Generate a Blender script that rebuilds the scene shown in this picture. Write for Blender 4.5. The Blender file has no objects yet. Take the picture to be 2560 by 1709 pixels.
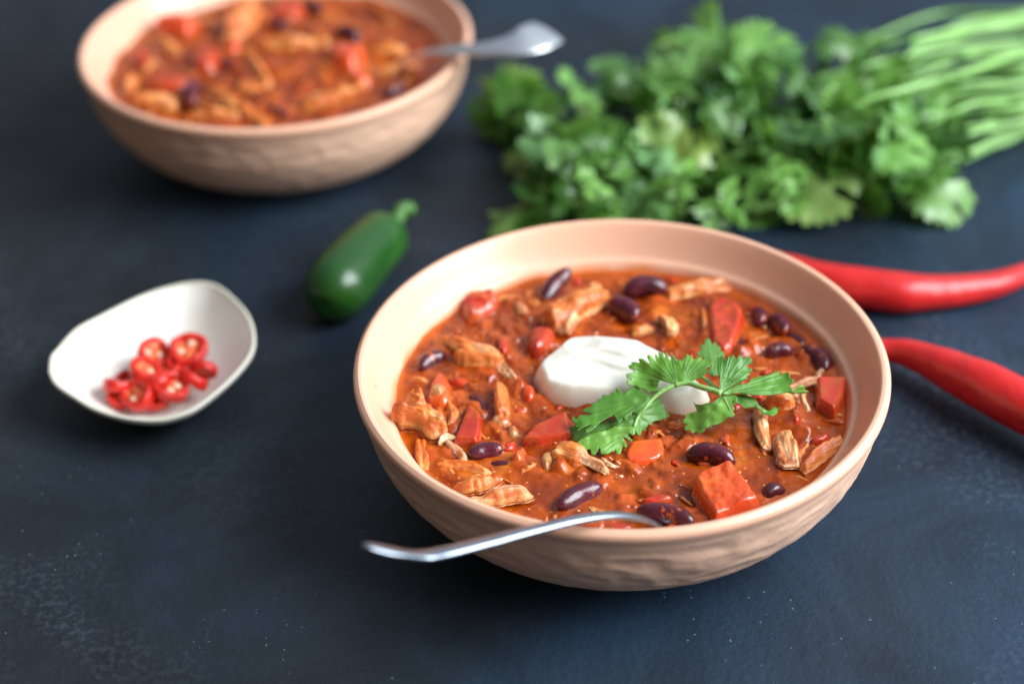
import bpy, bmesh, math, random
import numpy as np
from mathutils import Vector, Matrix
from mathutils.geometry import delaunay_2d_cdt

random.seed(7)
rng = np.random.default_rng(11)
sc = bpy.context.scene
col = sc.collection

# ------------------------------------------------------------------ camera
F, TH, RO = 4270.6, .61768, -.028455          # focal length in photo pixels, pitch, roll
RIM = .047                                    # bowl height (m)
CAMZ = .30169 + RIM
fwd = Vector((0, math.cos(TH), -math.sin(TH)))
up0 = Vector((0, math.sin(TH), math.cos(TH)))
rt0 = Vector((1, 0, 0))
cx_ = rt0 * math.cos(RO) + up0 * math.sin(RO)
cy_ = -rt0 * math.sin(RO) + up0 * math.cos(RO)
CAM = Vector((0, 0, CAMZ))


def px(X, Y, z):
    """photo pixel (2560 wide) -> world point on the horizontal plane z"""
    d = cx_ * (X - 1280) + cy_ * (854.5 - Y) + fwd * F
    t = (z - CAMZ) / d.z
    return CAM + d * t


def depth(p):
    return (Vector(p) - CAM).dot(fwd)


cd = bpy.data.cameras.new('camera')
cam = bpy.data.objects.new('camera', cd)
col.objects.link(cam)
M = Matrix.Identity(4)
for i in range(3):
    M[i][0], M[i][1], M[i][2], M[i][3] = cx_[i], cy_[i], -fwd[i], CAM[i]
cam.matrix_world = M
cd.sensor_width = 36
cd.lens = 36 * F / 2560
cd.clip_start = .01
cd.clip_end = 50
cd.dof.use_dof = True
cd.dof.focus_distance = depth(px(1740, 1150, .036))
cd.dof.aperture_fstop = 4.6
cd.dof.aperture_blades = 9
sc.camera = cam

# ------------------------------------------------------------------ world (dim room) and window light
w = bpy.data.worlds.new('World')
sc.world = w
w.use_nodes = True
nt = w.node_tree
nt.nodes.clear()
wo = nt.nodes.new('ShaderNodeOutputWorld')
bg = nt.nodes.new('ShaderNodeBackground')
tc = nt.nodes.new('ShaderNodeTexCoord')
sx = nt.nodes.new('ShaderNodeSeparateXYZ')
mr = nt.nodes.new('ShaderNodeMapRange')
mr.inputs['From Min'].default_value = -1
mr.inputs['From Max'].default_value = 1
rp = nt.nodes.new('ShaderNodeValToRGB')
rp.color_ramp.elements[0].color = (.27, .205, .155, 1)
rp.color_ramp.elements[1].color = (.95, 1.05, 1.2, 1)
rp.color_ramp.elements.new(.5).color = (.26, .235, .21, 1)
rp.color_ramp.elements.new(.78).color = (.42, .49, .60, 1)
nt.links.new(tc.outputs['Generated'], sx.inputs[0])
dirn = nt.nodes.new('ShaderNodeVectorMath')
dirn.operation = 'DOT_PRODUCT'
dirn.inputs[1].default_value = (.58, .50, .60)
nt.links.new(tc.outputs['Generated'], dirn.inputs[0])
nt.links.new(dirn.outputs['Value'], mr.inputs['Value'])
nt.links.new(mr.outputs[0], rp.inputs[0])
nt.links.new(rp.outputs[0], bg.inputs['Color'])
bg.inputs['Strength'].default_value = .68
nt.links.new(bg.outputs[0], wo.inputs[0])


def area(name, loc, target, sx_, sy_, power, color):
    l = bpy.data.lights.new(name, 'AREA')
    l.shape = 'RECTANGLE'
    l.size, l.size_y, l.energy, l.color = sx_, sy_, power, color
    o = bpy.data.objects.new(name, l)
    o.location = loc
    o.rotation_euler = (Vector(target) - Vector(loc)).to_track_quat('-Z', 'Y').to_euler()
    col.objects.link(o)


area('window_light', (1.15, .22, .90), (.0, .5, 0), 1.1, 1.15, 58, (.89, .95, 1.0))

sc.view_settings.view_transform = 'Standard'
sc.view_settings.look = 'None'
sc.view_settings.exposure = 0
sc.view_settings.gamma = 1
sc.render.engine = 'CYCLES'
sc.cycles.use_denoising = True
sc.cycles.max_bounces = 8
sc.cycles.sample_clamp_indirect = 6

# ------------------------------------------------------------------ numpy noise


def _h(ix, iy, iz, s):
    n = (ix * 374761393 + iy * 668265263 + iz * 2147483647 + s * 974634777) & 0xffffffff
    n = ((n ^ (n >> 13)) * 1274126177) & 0xffffffff
    n = ((n ^ (n >> 16)) * 2246822519) & 0xffffffff
    return ((n ^ (n >> 15)) & 0xffff) / 32767.5 - 1


def vn(p, s=0):
    p = np.asarray(p, float)
    i = np.floor(p).astype(np.int64)
    f = p - i
    f = f * f * f * (f * (f * 6 - 15) + 10)
    r = 0
    for a in (0, 1):
        for b in (0, 1):
            for c in (0, 1):
                wt = (f[:, 0] if a else 1 - f[:, 0]) * (f[:, 1] if b else 1 - f[:, 1]) * (f[:, 2] if c else 1 - f[:, 2])
                r = r + wt * _h(i[:, 0] + a, i[:, 1] + b, i[:, 2] + c, s)
    return r


def fbm(p, sc_, octv=3, s=0):
    p = np.asarray(p, float) * sc_
    r, a, t = 0, 1, 0
    for k in range(octv):
        r = r + a * vn(p * 2 ** k + 17.3 * k, s + k)
        t += a
        a *= .5
    return r / t


# ------------------------------------------------------------------ helpers: meshes and objects


def new_obj(name, me, mat=None, parent=None):
    o = bpy.data.objects.new(name, me)
    if mat:
        ms = mat if isinstance(mat, (list, tuple)) else [mat]
        if me and not me.materials:
            for m in ms:
                me.materials.append(m)
    col.objects.link(o)
    if parent:
        o.parent = parent
    return o


def mesh(name, v, f, smooth=True):
    me = bpy.data.meshes.new(name)
    me.from_pydata([tuple(map(float, x)) for x in v], [], [tuple(map(int, x)) for x in f])
    me.update()
    if smooth:
        me.polygons.foreach_set('use_smooth', [True] * len(me.polygons))
    return me


def tag(o, label=None, cat=None, group=None, kind=None):
    if label:
        o['label'] = label
    if cat:
        o['category'] = cat
    if group:
        o['group'] = group
    if kind:
        o['kind'] = kind
    return o


def empty(name, loc=(0, 0, 0)):
    o = bpy.data.objects.new(name, None)
    o.empty_display_size = .01
    o.location = loc
    col.objects.link(o)
    return o


def grid_faces(n, m, wrap=True):
    f = []
    for i in range(n - 1):
        for j in range(m if wrap else m - 1):
            k = (j + 1) % m
            f.append((i * m + j, i * m + k, (i + 1) * m + k, (i + 1) * m + j))
    return f


def lathe(profile, seg, disp=None):
    """profile list of (r,z); r=0 only at ends"""
    pr = np.array(profile)
    a = np.linspace(0, 2 * math.pi, seg, endpoint=False)
    V = np.stack([pr[:, None, 0] * np.cos(a), pr[:, None, 0] * np.sin(a), np.repeat(pr[:, 1:2], seg, 1)], 2).reshape(-1, 3)
    if disp is not None:
        V = disp(V)
    return V, grid_faces(len(pr), seg)


def smooth_path(P, n):
    P = [Vector(p) for p in P]
    out = []
    m = len(P) - 1
    for k in range(n + 1):
        t = k / n * m
        i = min(int(t), m - 1)
        u = t - i
        p0 = P[i - 1] if i > 0 else P[0] * 2 - P[1]
        p1, p2 = P[i], P[i + 1]
        p3 = P[i + 2] if i + 2 <= m else P[m] * 2 - P[m - 1]
        out.append(.5 * ((2 * p1) + (p2 - p0) * u + (2 * p0 - 5 * p1 + 4 * p2 - p3) * u * u + (3 * p1 - p0 - 3 * p2 + p3) * u ** 3))
    return out


def sweep(path, ra, rb, seg=12, side=None, cap=True, disp=None, roll=0):
    """elliptic tube. ra = half width along 'side' direction, rb = half height. lists or numbers"""
    n = len(path)
    V = []
    for i, p in enumerate(path):
        t = (path[min(i + 1, n - 1)] - path[max(i - 1, 0)]).normalized()
        s = Vector(side) if side else t.cross(Vector((0, 0, 1)))
        s = (s - t * s.dot(t)).normalized()
        u = s.cross(t).normalized()
        if u.z < 0 and side is None:
            u = -u
        rl = roll[i] if isinstance(roll, (list, tuple)) else roll
        if rl:
            c_, s_ = math.cos(rl), math.sin(rl)
            s, u = s * c_ + u * s_, u * c_ - s * s_
        A = ra[i] if hasattr(ra, '__len__') else ra
        B = rb[i] if hasattr(rb, '__len__') else rb
        for j in range(seg):
            a = 2 * math.pi * j / seg
            V.append(p + s * A * math.cos(a) + u * B * math.sin(a))
    Fc = grid_faces(n, seg)
    if cap:
        V += [path[0], path[-1]]
        a, b = len(V) - 2, len(V) - 1
        for j in range(seg):
            Fc.append((j, a, (j + 1) % seg))
            Fc.append(((n - 1) * seg + j, (n - 1) * seg + (j + 1) % seg, b))
    V = np.array([tuple(v) for v in V])
    if disp is not None:
        V = disp(V)
    return V, Fc


def resample(poly, step):
    out = []
    n = len(poly)
    for i in range(n):
        a, b = np.array(poly[i]), np.array(poly[(i + 1) % n])
        k = max(1, int(round(np.linalg.norm(b - a) / step)))
        for j in range(k):
            out.append(a + (b - a) * j / k)
    return np.array(out)


def chaikin(poly, n=1):
    P = np.array(poly, float)
    for _ in range(n):
        Q = np.roll(P, -1, 0)
        P = np.stack([.75 * P + .25 * Q, .25 * P + .75 * Q], 1).reshape(-1, 2)
    return P


def inside(P, poly):
    x, y = P[:, 0], P[:, 1]
    r = np.zeros(len(P), bool)
    n = len(poly)
    for i in range(n):
        x1, y1 = poly[i]
        x2, y2 = poly[(i + 1) % n]
        if y1 == y2:
            continue
        c = ((y1 > y) != (y2 > y)) & (x < (x2 - x1) * (y - y1) / (y2 - y1) + x1)
        r ^= c
    return r


def edist(P, poly):
    d = np.full(len(P), 1e9)
    n = len(poly)
    for i in range(n):
        a = np.array(poly[i])
        b = np.array(poly[(i + 1) % n])
        ab = b - a
        t = np.clip(((P - a) @ ab) / max(ab @ ab, 1e-18), 0, 1)
        d = np.minimum(d, np.linalg.norm(P - a - t[:, None] * ab, axis=1))
    return d


def fill(poly, step, jitter=.25):
    """triangulate a polygon with interior points; returns pts2d, faces, edge distance"""
    poly = resample(poly, step)
    mn, mx = poly.min(0), poly.max(0)
    gx, gy = np.meshgrid(np.arange(mn[0], mx[0], step), np.arange(mn[1], mx[1], step))
    gx = gx + (np.arange(gx.shape[0]) % 2)[:, None] * step * .5
    G = np.stack([gx.ravel(), gy.ravel()], 1)
    G = G + (rng.random(G.shape) - .5) * step * jitter
    G = G[inside(G, poly)]
    if len(G):
        G = G[edist(G, poly) > step * .45]
    P = np.concatenate([poly, G]) if len(G) else poly
    s = 1 / step
    r = delaunay_2d_cdt([Vector(p * s) for p in P], [], [list(range(len(poly)))], 1, 1e-6)
    pts = np.array([tuple(v) for v in r[0]]) / s
    fc = [tuple(f) for f in r[2]]
    return pts, fc, edist(pts, poly)


# ------------------------------------------------------------------ materials
MATS = {}


class NT:
    def __init__(s, name):
        s.m = bpy.data.materials.new(name)
        s.m.use_nodes = True
        s.t = s.m.node_tree
        s.n = s.t.nodes
        s.b = s.n['Principled BSDF']
        s.out = s.n['Material Output']

    def node(s, typ, **kw):
        n = s.n.new(typ)
        for k, v in kw.items():
            setattr(n, k, v)
        return n

    def link(s, a, b):
        s.t.links.new(a, b)

    def coords(s, scale=1, kind='Object', stretch=(1, 1, 1)):
        t = s.node('ShaderNodeTexCoord')
        m = s.node('ShaderNodeMapping')
        m.inputs['Scale'].default_value = tuple(scale * k for k in stretch)
        s.link(t.outputs[kind], m.inputs[0])
        return m.outputs[0]

    def noise(s, scale, detail=3, rough=.55, vec=None, dist=0):
        n = s.node('ShaderNodeTexNoise')
        n.inputs['Scale'].default_value = scale
        n.inputs['Detail'].default_value = detail
        n.inputs['Roughness'].default_value = rough
        n.inputs['Distortion'].default_value = dist
        if vec is not None:
            s.link(vec, n.inputs['Vector'])
        return n.outputs[0]

    def ramp(s, fac, stops, interp='LINEAR'):
        r = s.node('ShaderNodeValToRGB')
        e = r.color_ramp.elements
        r.color_ramp.interpolation = interp
        while len(e) < len(stops):
            e.new(.5)
        for k, (p, c) in enumerate(stops):
            e[k].position = p
            e[k].color = (*c, 1) if len(c) == 3 else c
        s.link(fac, r.inputs[0])
        return r.outputs[0]

    def mix(s, fac, a, b, mode='MIX'):
        m = s.node('ShaderNodeMix', data_type='RGBA', blend_type=mode)
        for sock, v in ((m.inputs[0], fac), (m.inputs[6], a), (m.inputs[7], b)):
            if hasattr(v, 'is_output') or isinstance(v, bpy.types.NodeSocket):
                s.link(v, sock)
            elif isinstance(v, (int, float)):
                sock.default_value = v
            else:
                sock.default_value = (*v, 1)
        return m.outputs[2]

    def math(s, op, a, b=None):
        m = s.node('ShaderNodeMath', operation=op)
        for k, v in enumerate((a, b)):
            if v is None:
                continue
            if isinstance(v, bpy.types.NodeSocket):
                s.link(v, m.inputs[k])
            else:
                m.inputs[k].default_value = v
        return m.outputs[0]

    def bump(s, h, strength, dist, prev=None):
        b = s.node('ShaderNodeBump')
        b.inputs['Strength'].default_value = strength
        b.inputs['Distance'].default_value = dist
        s.link(h, b.inputs['Height'])
        if prev is not None:
            s.link(prev, b.inputs['Normal'])
        return b.outputs[0]

    def rnd(s):
        return s.node('ShaderNodeObjectInfo').outputs['Random']

    def setp(s, **kw):
        for k, v in kw.items():
            k = k.replace('_', ' ')
            sock = s.b.inputs[k]
            if isinstance(v, bpy.types.NodeSocket):
                s.link(v, sock)
            elif isinstance(v, tuple) and len(v) == 3 and sock.type == 'RGBA':
                sock.default_value = (*v, 1)
            else:
                sock.default_value = v


def m_table():
    k = NT('dark_slate_table')
    g = k.coords(1)
    big = k.noise(3.2, 4, .6, g, .4)
    mid = k.noise(14, 5, .65, g, .8)
    fine = k.noise(420, 3, .6, g)
    fine2 = k.noise(1300, 2, .6, g)
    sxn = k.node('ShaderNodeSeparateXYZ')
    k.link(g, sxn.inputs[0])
    bigx = k.math('ADD', big, k.math('MULTIPLY', sxn.outputs['X'], .55))  # patchy tone plus x bias: cool window light painted into the base colour
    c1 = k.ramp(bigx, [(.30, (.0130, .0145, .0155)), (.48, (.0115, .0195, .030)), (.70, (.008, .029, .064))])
    c2 = k.ramp(mid, [(.34, (.62, .63, .64)), (.50, (1, 1, 1)), (.68, (1.5, 1.55, 1.6))])
    c = k.mix(1.0, c1, c2, 'MULTIPLY')
    # chalky rubbed patches
    pm = k.math('MULTIPLY', k.ramp(k.noise(9, 3, .6, k.coords(1, stretch=(1, .8, 1)), .5), [(.54, (0, 0, 0)), (.74, (1, 1, 1))]),
                k.ramp(fine, [(.48, (0, 0, 0)), (.62, (1, 1, 1))]))
    c = k.mix(k.math('MULTIPLY', pm, .52), c, (.095, .12, .16))
    # dust specks
    v = k.node('ShaderNodeTexVoronoi')
    v.inputs['Scale'].default_value = 420
    v.inputs['Randomness'].default_value = 1
    k.link(g, v.inputs['Vector'])
    sp = k.ramp(v.outputs['Distance'], [(.0, (1, 1, 1)), (.085, (.8, .8, .8)), (.14, (0, 0, 0))])
    sel = k.ramp(k.math('ADD', k.math('MULTIPLY', k.node_sep(v.outputs['Color']), .40), k.math('MULTIPLY', k.noise(16, 3, .7, g), 1.1)), [(.90, (0, 0, 0)), (.96, (1, 1, 1))])
    c = k.mix(k.math('MULTIPLY', k.math('MULTIPLY', sp, sel), .55), c, (.30, .33, .36))
    b = k.bump(mid, .4, .002)
    b = k.bump(fine, .5, .0006, b)
    b = k.bump(fine2, .22, .0002, b)
    r = k.ramp(big, [(.3, (.50, .50, .50)), (.7, (.62, .62, .62))])
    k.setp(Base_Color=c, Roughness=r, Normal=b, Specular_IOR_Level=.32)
    return k.m


def _sep(self, c):
    n = self.node('ShaderNodeSeparateColor')
    self.link(c, n.inputs[0])
    return n.outputs[0]


NT.node_sep = _sep


def m_bowl(inside_):
    k = NT('peach_glaze' if inside_ else 'matte_hammered_peach')
    g = k.coords(1)
    if inside_:
        base = k.mix(k.noise(26, 3, .6, g), (.85, .48, .325), (.81, .445, .295))
    else:
        base = k.mix(k.noise(60, 4, .65, g), (.85, .535, .375), (.75, .46, .315))
    v = k.node('ShaderNodeTexVoronoi')
    v.inputs['Scale'].default_value = 75
    k.link(g, v.inputs['Vector'])
    sp = k.ramp(v.outputs['Distance'], [(0, (1, 1, 1)), (.045, (.5, .5, .5)), (.075, (0, 0, 0))])
    sel = k.ramp(k.node_sep(v.outputs['Color']), [(.55, (0, 0, 0)), (.6, (1, 1, 1))])
    base = k.mix(k.math('MULTIPLY', k.math('MULTIPLY', sp, sel), .65 if inside_ else .2), base, (.33, .13, .06))
    if inside_:
        sz = k.node('ShaderNodeSeparateXYZ')
        k.link(g, sz.inputs[0])
        hh = k.math('ADD', sz.outputs['Z'], k.math('MULTIPLY', k.math('SUBTRACT', k.noise(90, 4, .6, g), .5), -.007))
        st = k.ramp(k.math('MULTIPLY', hh, 20), [(.66, (1, 1, 1)), (.685, (.55, .55, .55)), (.72, (0, 0, 0))])
        base = k.mix(k.math('MULTIPLY', st, .8), base, (.72, .20, .03))
    k.setp(Base_Color=base, Roughness=.30 if inside_ else .55, Specular_IOR_Level=.5)
    k.setp(Normal=k.bump(k.noise(180 if inside_ else 420, 3, .6, g), .10 if inside_ else .25, .0006))
    if not inside_:
        k.setp(Coat_Weight=.3, Coat_Roughness=.3)
    else:
        k.setp(Subsurface_Weight=.06, Subsurface_Scale=.002)
    return k.m


def m_sauce():
    k = NT('chili_sauce')
    g = k.coords(1)
    big = k.noise(75, 4, .6, g, .6)
    mid = k.noise(330, 4, .7, g, .5)
    c1 = k.ramp(big, [(.30, (.15, .018, .002)), (.44, (.27, .038, .003)), (.57, (.39, .064, .004)), (.72, (.53, .125, .008))])
    c2 = k.ramp(mid, [(.3, (.55, .5, .5)), (.5, (1, 1, 1)), (.72, (1.25, 1.35, 1.3))])
    c = k.mix(.40, c1, c2, 'MULTIPLY')
    al = k.node('ShaderNodeAttribute', attribute_name='lump')
    c = k.mix(k.math('MULTIPLY', al.outputs['Fac'], .75), c, k.mix(k.noise(55, 2, .5, g), (.44, .036, .005), (.56, .12, .014)))
    v = k.node('ShaderNodeTexVoronoi')
    v.inputs['Scale'].default_value = 620
    k.link(g, v.inputs['Vector'])
    sel = k.ramp(k.node_sep(v.outputs['Color']), [(.86, (0, 0, 0)), (.88, (1, 1, 1))])
    sp = k.ramp(v.outputs['Distance'], [(.18, (1, 1, 1)), (.33, (0, 0, 0))])
    c = k.mix(k.math('MULTIPLY', k.math('MULTIPLY', sp, sel), .7), c, (.62, .22, .05))
    # thin orange oil film where the sauce meets the bowl: attribute written on the mesh
    at = k.node('ShaderNodeAttribute', attribute_name='oil')
    c = k.mix(at.outputs['Fac'], c, (.55, .10, .006))
    b = k.bump(mid, .28, .0006)
    b = k.bump(k.noise(1500, 2, .6, g), .12, .0002, b)
    k.setp(Base_Color=c, Roughness=k.ramp(k.noise(260, 2, .5, g), [(.35, (.10, .10, .10)), (.65, (.24, .24, .24))]), Normal=b, Specular_IOR_Level=.42)
    return k.m


def m_food(name, stops, scale, rough, bump=.3, bscale=900, bdist=.0003, sss=.2, sssr=(1, .3, .1), coat=.3, var=.25, stretch=(1, 1, 1), sscale=.002, sauce=0.):
    k = NT(name)
    g = k.coords(1, stretch=stretch)
    # move texture per object
    t = k.node('ShaderNodeVectorMath', operation='ADD')
    cmb = k.node('ShaderNodeCombineXYZ')
    r = k.rnd()
    k.link(r, cmb.inputs[0])
    k.link(r, cmb.inputs[2])
    k.link(g, t.inputs[0])
    k.link(cmb.outputs[0], t.inputs[1])
    v = t.outputs[0]
    n = k.noise(scale, 4, .6, v, .5)
    c = k.ramp(n, stops)
    h = k.node('ShaderNodeHueSaturation')
    k.link(c, h.inputs['Color'])
    k.link(k.math('ADD', k.math('MULTIPLY', r, var), 1 - var / 2), h.inputs['Value'])
    c = h.outputs[0]
    if sauce:
        s = k.ramp(k.noise(210, 4, .65, v, .4), [(.5 - sauce * .3, (0, 0, 0)), (.62, (1, 1, 1))])
        c = k.mix(k.math('MULTIPLY', s, .85), c, (.46, .085, .01))
    b = k.bump(k.noise(bscale, 3, .6, v), bump, bdist)
    k.setp(Base_Color=c, Roughness=rough, Normal=b, Subsurface_Weight=sss, Subsurface_Radius=sssr, Subsurface_Scale=sscale, Coat_Weight=coat, Coat_Roughness=.1)
    return k.m


def m_leaf(name, dark, light, trans=.28, rough=.38, ns=160):
    k = NT(name)
    g = k.coords(1, 'Object')
    r = k.rnd()
    c = k.ramp(r, [(0, dark), (.35, tuple(.45 * a + .55 * b for a, b in zip(dark, light))), (.62, light), (.86, (light[0] * .8, light[1] * .8, light[2] * 1.5)), (1.0, (light[0] * 1.25, light[1] * .80, light[2] * .7))])
    c = k.mix(1, c, k.ramp(k.noise(ns, 3, .6, g), [(.3, (.75, .78, .7)), (.7, (1.2, 1.15, 1.1))]), 'MULTIPLY')
    at = k.node('ShaderNodeAttribute', attribute_name='vein')
    c = k.mix(k.math('MULTIPLY', at.outputs['Fac'], .55), c, (.20, .38, .10))
    b = k.bump(k.noise(ns * 5, 2, .6, g), .15, .0002)
    b = k.bump(at.outputs['Fac'], .7, .0004, b)
    k.setp(Base_Color=c, Roughness=rough, Normal=b, Specular_IOR_Level=.55)
    tr = k.node('ShaderNodeBsdfTranslucent')
    hs = k.node('ShaderNodeHueSaturation')
    hs.inputs['Saturation'].default_value = 1.1
    hs.inputs['Value'].default_value = 1.7
    hs.inputs['Hue'].default_value = .485
    k.link(c, hs.inputs['Color'])
    k.link(hs.outputs[0], tr.inputs[0])
    ms = k.node('ShaderNodeMixShader')
    ms.inputs[0].default_value = trans
    k.link(k.b.outputs[0], ms.inputs[1])
    k.link(tr.outputs[0], ms.inputs[2])
    k.link(ms.outputs[0], k.out.inputs[0])
    return k.m


def m_simple(name, c, rough, **kw):
    k = NT(name)
    g = k.coords(1)
    cc = k.mix(k.noise(kw.pop('scale', 60), 3, .6, g), tuple(x * .85 for x in c), tuple(min(1, x * 1.12) for x in c))
    bs = kw.pop('bump', None)
    k.setp(Base_Color=cc, Roughness=rough, **kw)
    if bs:
        k.setp(Normal=k.bump(k.noise(bs[0], 3, .6, g), bs[1], bs[2]))
    return k.m


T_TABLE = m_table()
T_IN, T_OUT = m_bowl(True), m_bowl(False)
T_SAUCE = m_sauce()
T_BEAN = m_food('kidney_bean_skin', [(.3, (.045, .004, .009)), (.55, (.090, .008, .018)), (.75, (.16, .018, .028))], 130, .26, .5, 700, .0004, .08, coat=.25, var=.4, sauce=-.3)
T_TOM = m_food('cooked_red_pepper', [(.3, (.40, .022, .008)), (.55, (.54, .040, .013)), (.75, (.62, .08, .022))], 90, .20, .35, 420, .0005, .2, coat=.2, var=.25, sauce=.12)
T_TOMO = m_food('cooked_tomato_flesh', [(.3, (.66, .055, .007)), (.52, (.74, .090, .010)), (.72, (.80, .15, .018))], 90, .22, .45, 520, .0007, .3, coat=.5, var=.12, stretch=(.5, 1, 1), sauce=0)
T_PULP = m_food('tomato_pulp', [(.3, (.28, .030, .002)), (.5, (.46, .062, .004)), (.72, (.62, .13, .010))], 120, .26, .5, 520, .0006, .2, coat=.5, var=.0, sauce=.3)
T_ONION = m_food('cooked_onion', [(.3, (.42, .17, .05)), (.6, (.62, .33, .13))], 220, .2, .5, 800, .0004, .5, (1, .6, .3), coat=.5, var=.2, sauce=.2)
T_CHK = m_food('shredded_chicken', [(.30, (.60, .10, .010)), (.46, (.80, .23, .035)), (.60, (.90, .40, .11)), (.76, (.95, .63, .32))], 170, .42, .6, 700, .0007, .3, (1, .45, .2), coat=.10, var=.25, stretch=(.3, 1.5, 1.5), sauce=.5)
T_CHKP = m_food('pale_shredded_chicken', [(.3, (.78, .26, .06)), (.48, (.90, .50, .22)), (.66, (.95, .74, .50))], 200, .44, .6, 700, .0007, .3, (1, .5, .25), coat=.08, var=.15, stretch=(.3, 1.5, 1.5), sauce=.3)
T_LEAF = m_leaf('cilantro_leaf', (.060, .22, .020), (.19, .43, .06))
T_LEAFB = m_leaf('cilantro_bunch_leaf', (.006, .055, .004), (.20, .43, .09), .22, .30, 3.2)
T_STEM = m_simple('cilantro_stem', (.26, .50, .14), .34, scale=25, Subsurface_Weight=.15, Subsurface_Scale=.002)
def m_cream():
    k = NT('sour_cream')
    g = k.coords(1)
    c = k.mix(k.noise(40, 3, .6, g), (.79, .755, .645), (.83, .80, .70))
    at = k.node('ShaderNodeAttribute', attribute_name='stain')
    c = k.mix(k.math('MULTIPLY', at.outputs['Fac'], .8), c, (.82, .42, .17))
    k.setp(Base_Color=c, Roughness=.30, Subsurface_Weight=.3, Subsurface_Radius=(1, .85, .6), Subsurface_Scale=.003, Coat_Weight=.15, Coat_Roughness=.15,
           Normal=k.bump(k.noise(240, 3, .6, g), .15, .0005))
    return k.m


T_CREAM = m_cream()
T_STEEL = m_simple('polished_steel', (.88, .90, .93), .34, scale=80, Metallic=1.0)
T_STEELD = m_simple('dull_steel', (.38, .43, .49), .30, scale=80, Metallic=1.0)
T_JAL = m_food('jalapeno_skin', [(.3, (.006, .038, .006)), (.55, (.012, .070, .008)), (.75, (.045, .15, .014))], 22, .30, .12, 260, .0006, .08, (.3, 1, .2), coat=.12, var=.0)
T_JSTEM = m_simple('jalapeno_stem', (.05, .15, .02), .45, scale=150)
T_CUT = m_simple('dry_stem_cut', (.42, .45, .34), .8, scale=300)
T_CHILI = m_food('red_chili_skin', [(.3, (.46, .008, .008)), (.55, (.60, .014, .013)), (.75, (.70, .035, .025))], 16, .38, .5, 130, .0012, .08, (1, .1, .05), coat=.10, var=.05)
T_RING = m_food('chili_slice_flesh', [(.3, (.56, .008, .005)), (.6, (.68, .022, .008))], 300, .22, .2, 900, .0003, .08, (1, .15, .08), coat=.0, var=.15)
T_PITH = m_food('chili_pith', [(.3, (.74, .06, .014)), (.6, (.84, .20, .06))], 300, .3, .2, 900, .0003, .1, (1, .3, .1), coat=.1, var=.1)
T_SEED = m_simple('chili_seed', (.84, .66, .46), .4, scale=300)


def m_dish():
    k = NT('pearly_dish_glaze')
    g = k.coords(1)
    c = k.mix(k.ramp(k.noise(22, 3, .6, g, .6), [(.35, (0, 0, 0)), (.7, (1, 1, 1))]), (.92, .90, .84), (.87, .81, .70))
    at = k.node('ShaderNodeAttribute', attribute_name='edge')
    c = k.mix(k.math('MULTIPLY', at.outputs['Fac'], .7), c, (.62, .58, .42))
    k.setp(Base_Color=c, Roughness=.42, Coat_Weight=.15, Coat_Roughness=.2, Normal=k.bump(k.noise(70, 3, .5, g), .2, .002))
    return k.m


T_DISH = m_dish()

# ------------------------------------------------------------------ table
V, Fc = [], []
n = 60
for i in range(n + 1):
    for j in range(n + 1):
        V.append((-2 + 4 * i / n, -1.2 + 4 * j / n, 0))
for i in range(n):
    for j in range(n):
        a = i * (n + 1) + j
        Fc.append((a, a + n + 1, a + n + 2, a + 1))
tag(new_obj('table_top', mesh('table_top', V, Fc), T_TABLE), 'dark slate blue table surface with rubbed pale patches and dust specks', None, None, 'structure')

# ------------------------------------------------------------------ bowls
B1 = Vector((.0323, .4154, 0))
B2 = Vector((-.0931, .6444, 0))


def prof_pts(P, n):
    return [tuple(p)[:2] for p in smooth_path([Vector((a, b, 0)) for a, b in P], n)]


OUTER = prof_pts([(.0786, .0473), (.0799, .0464), (.0802, .0450), (.0799, .0442), (.0796, .0432)], 14)
def rsup(d, h=.0475, rf=.03): return rf + (.0796 - rf) * (1 - (d / h) ** 2.05) ** (1 / 2.05)
BODY = [(.0796, .0432), (.0793, .0427)] + [(rsup(RIM - z) - .0006 * math.exp(-((RIM - z - .010) / .007) ** 2), z) for z in np.linspace(.0420, .0012, 56)]
BODY += [(.0375, .0004), (.036, 0), (.033, .0002), (.031, .0015), (.0, .0016)]
INNER = prof_pts([(.0786, .0473), (.0774, .0470), (.0765, .0458), (.0752, .0435), (.0734, .0402), (.0716, .0374), (.0706, .0366), (.0697, .0360), (.0688, .0345),
                  (.0672, .031), (.062, .0215), (.050, .0125), (.030, .0072), (.0004, .0062)], 90)


def hammer(V):
    r = np.hypot(V[:, 0], V[:, 1])
    a = np.arctan2(V[:, 1], V[:, 0])
    q = np.stack([np.cos(a) * 7.6, np.sin(a) * 7.6, V[:, 2] / .0050 + .6 * np.sin(a * 3)], 1)
    nz = vn(q, 5) * .75 + vn(q * np.array([2.0, 2.0, 1.6]) + 9, 8) * .3
    nz = .12 - np.abs(nz) ** .9
    msk = np.clip((.0420 - V[:, 2]) / .005, 0, 1) * np.clip(V[:, 2] / .003, 0, 1)
    k = 1 + nz * msk * .0010 / np.maximum(r, .01)
    V = V.copy()
    V[:, 0] *= k
    V[:, 1] *= k
    return V


bo_v, bo_f = lathe(BODY, 360, hammer)
me_body = mesh('bowl_body', bo_v, [tuple(reversed(f)) for f in bo_f])
in_v, in_f = lathe(INNER, 192)
me_in = mesh('bowl_inside', in_v, in_f)
rm_v, rm_f = lathe(OUTER, 192)
me_rim = mesh('bowl_rim', rm_v, [tuple(reversed(f)) for f in rm_f])


def bowl(loc, rot, label):
    b = empty('bowl', loc)
    b.rotation_euler.z = rot
    new_obj('outer_wall', me_body, T_OUT, b)
    new_obj('inner_wall', me_in, T_IN, b)
    new_obj('rim', me_rim, T_IN, b)
    tag(b, label, 'bowl', 'peach stoneware bowls of chili')
    return b


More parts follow.
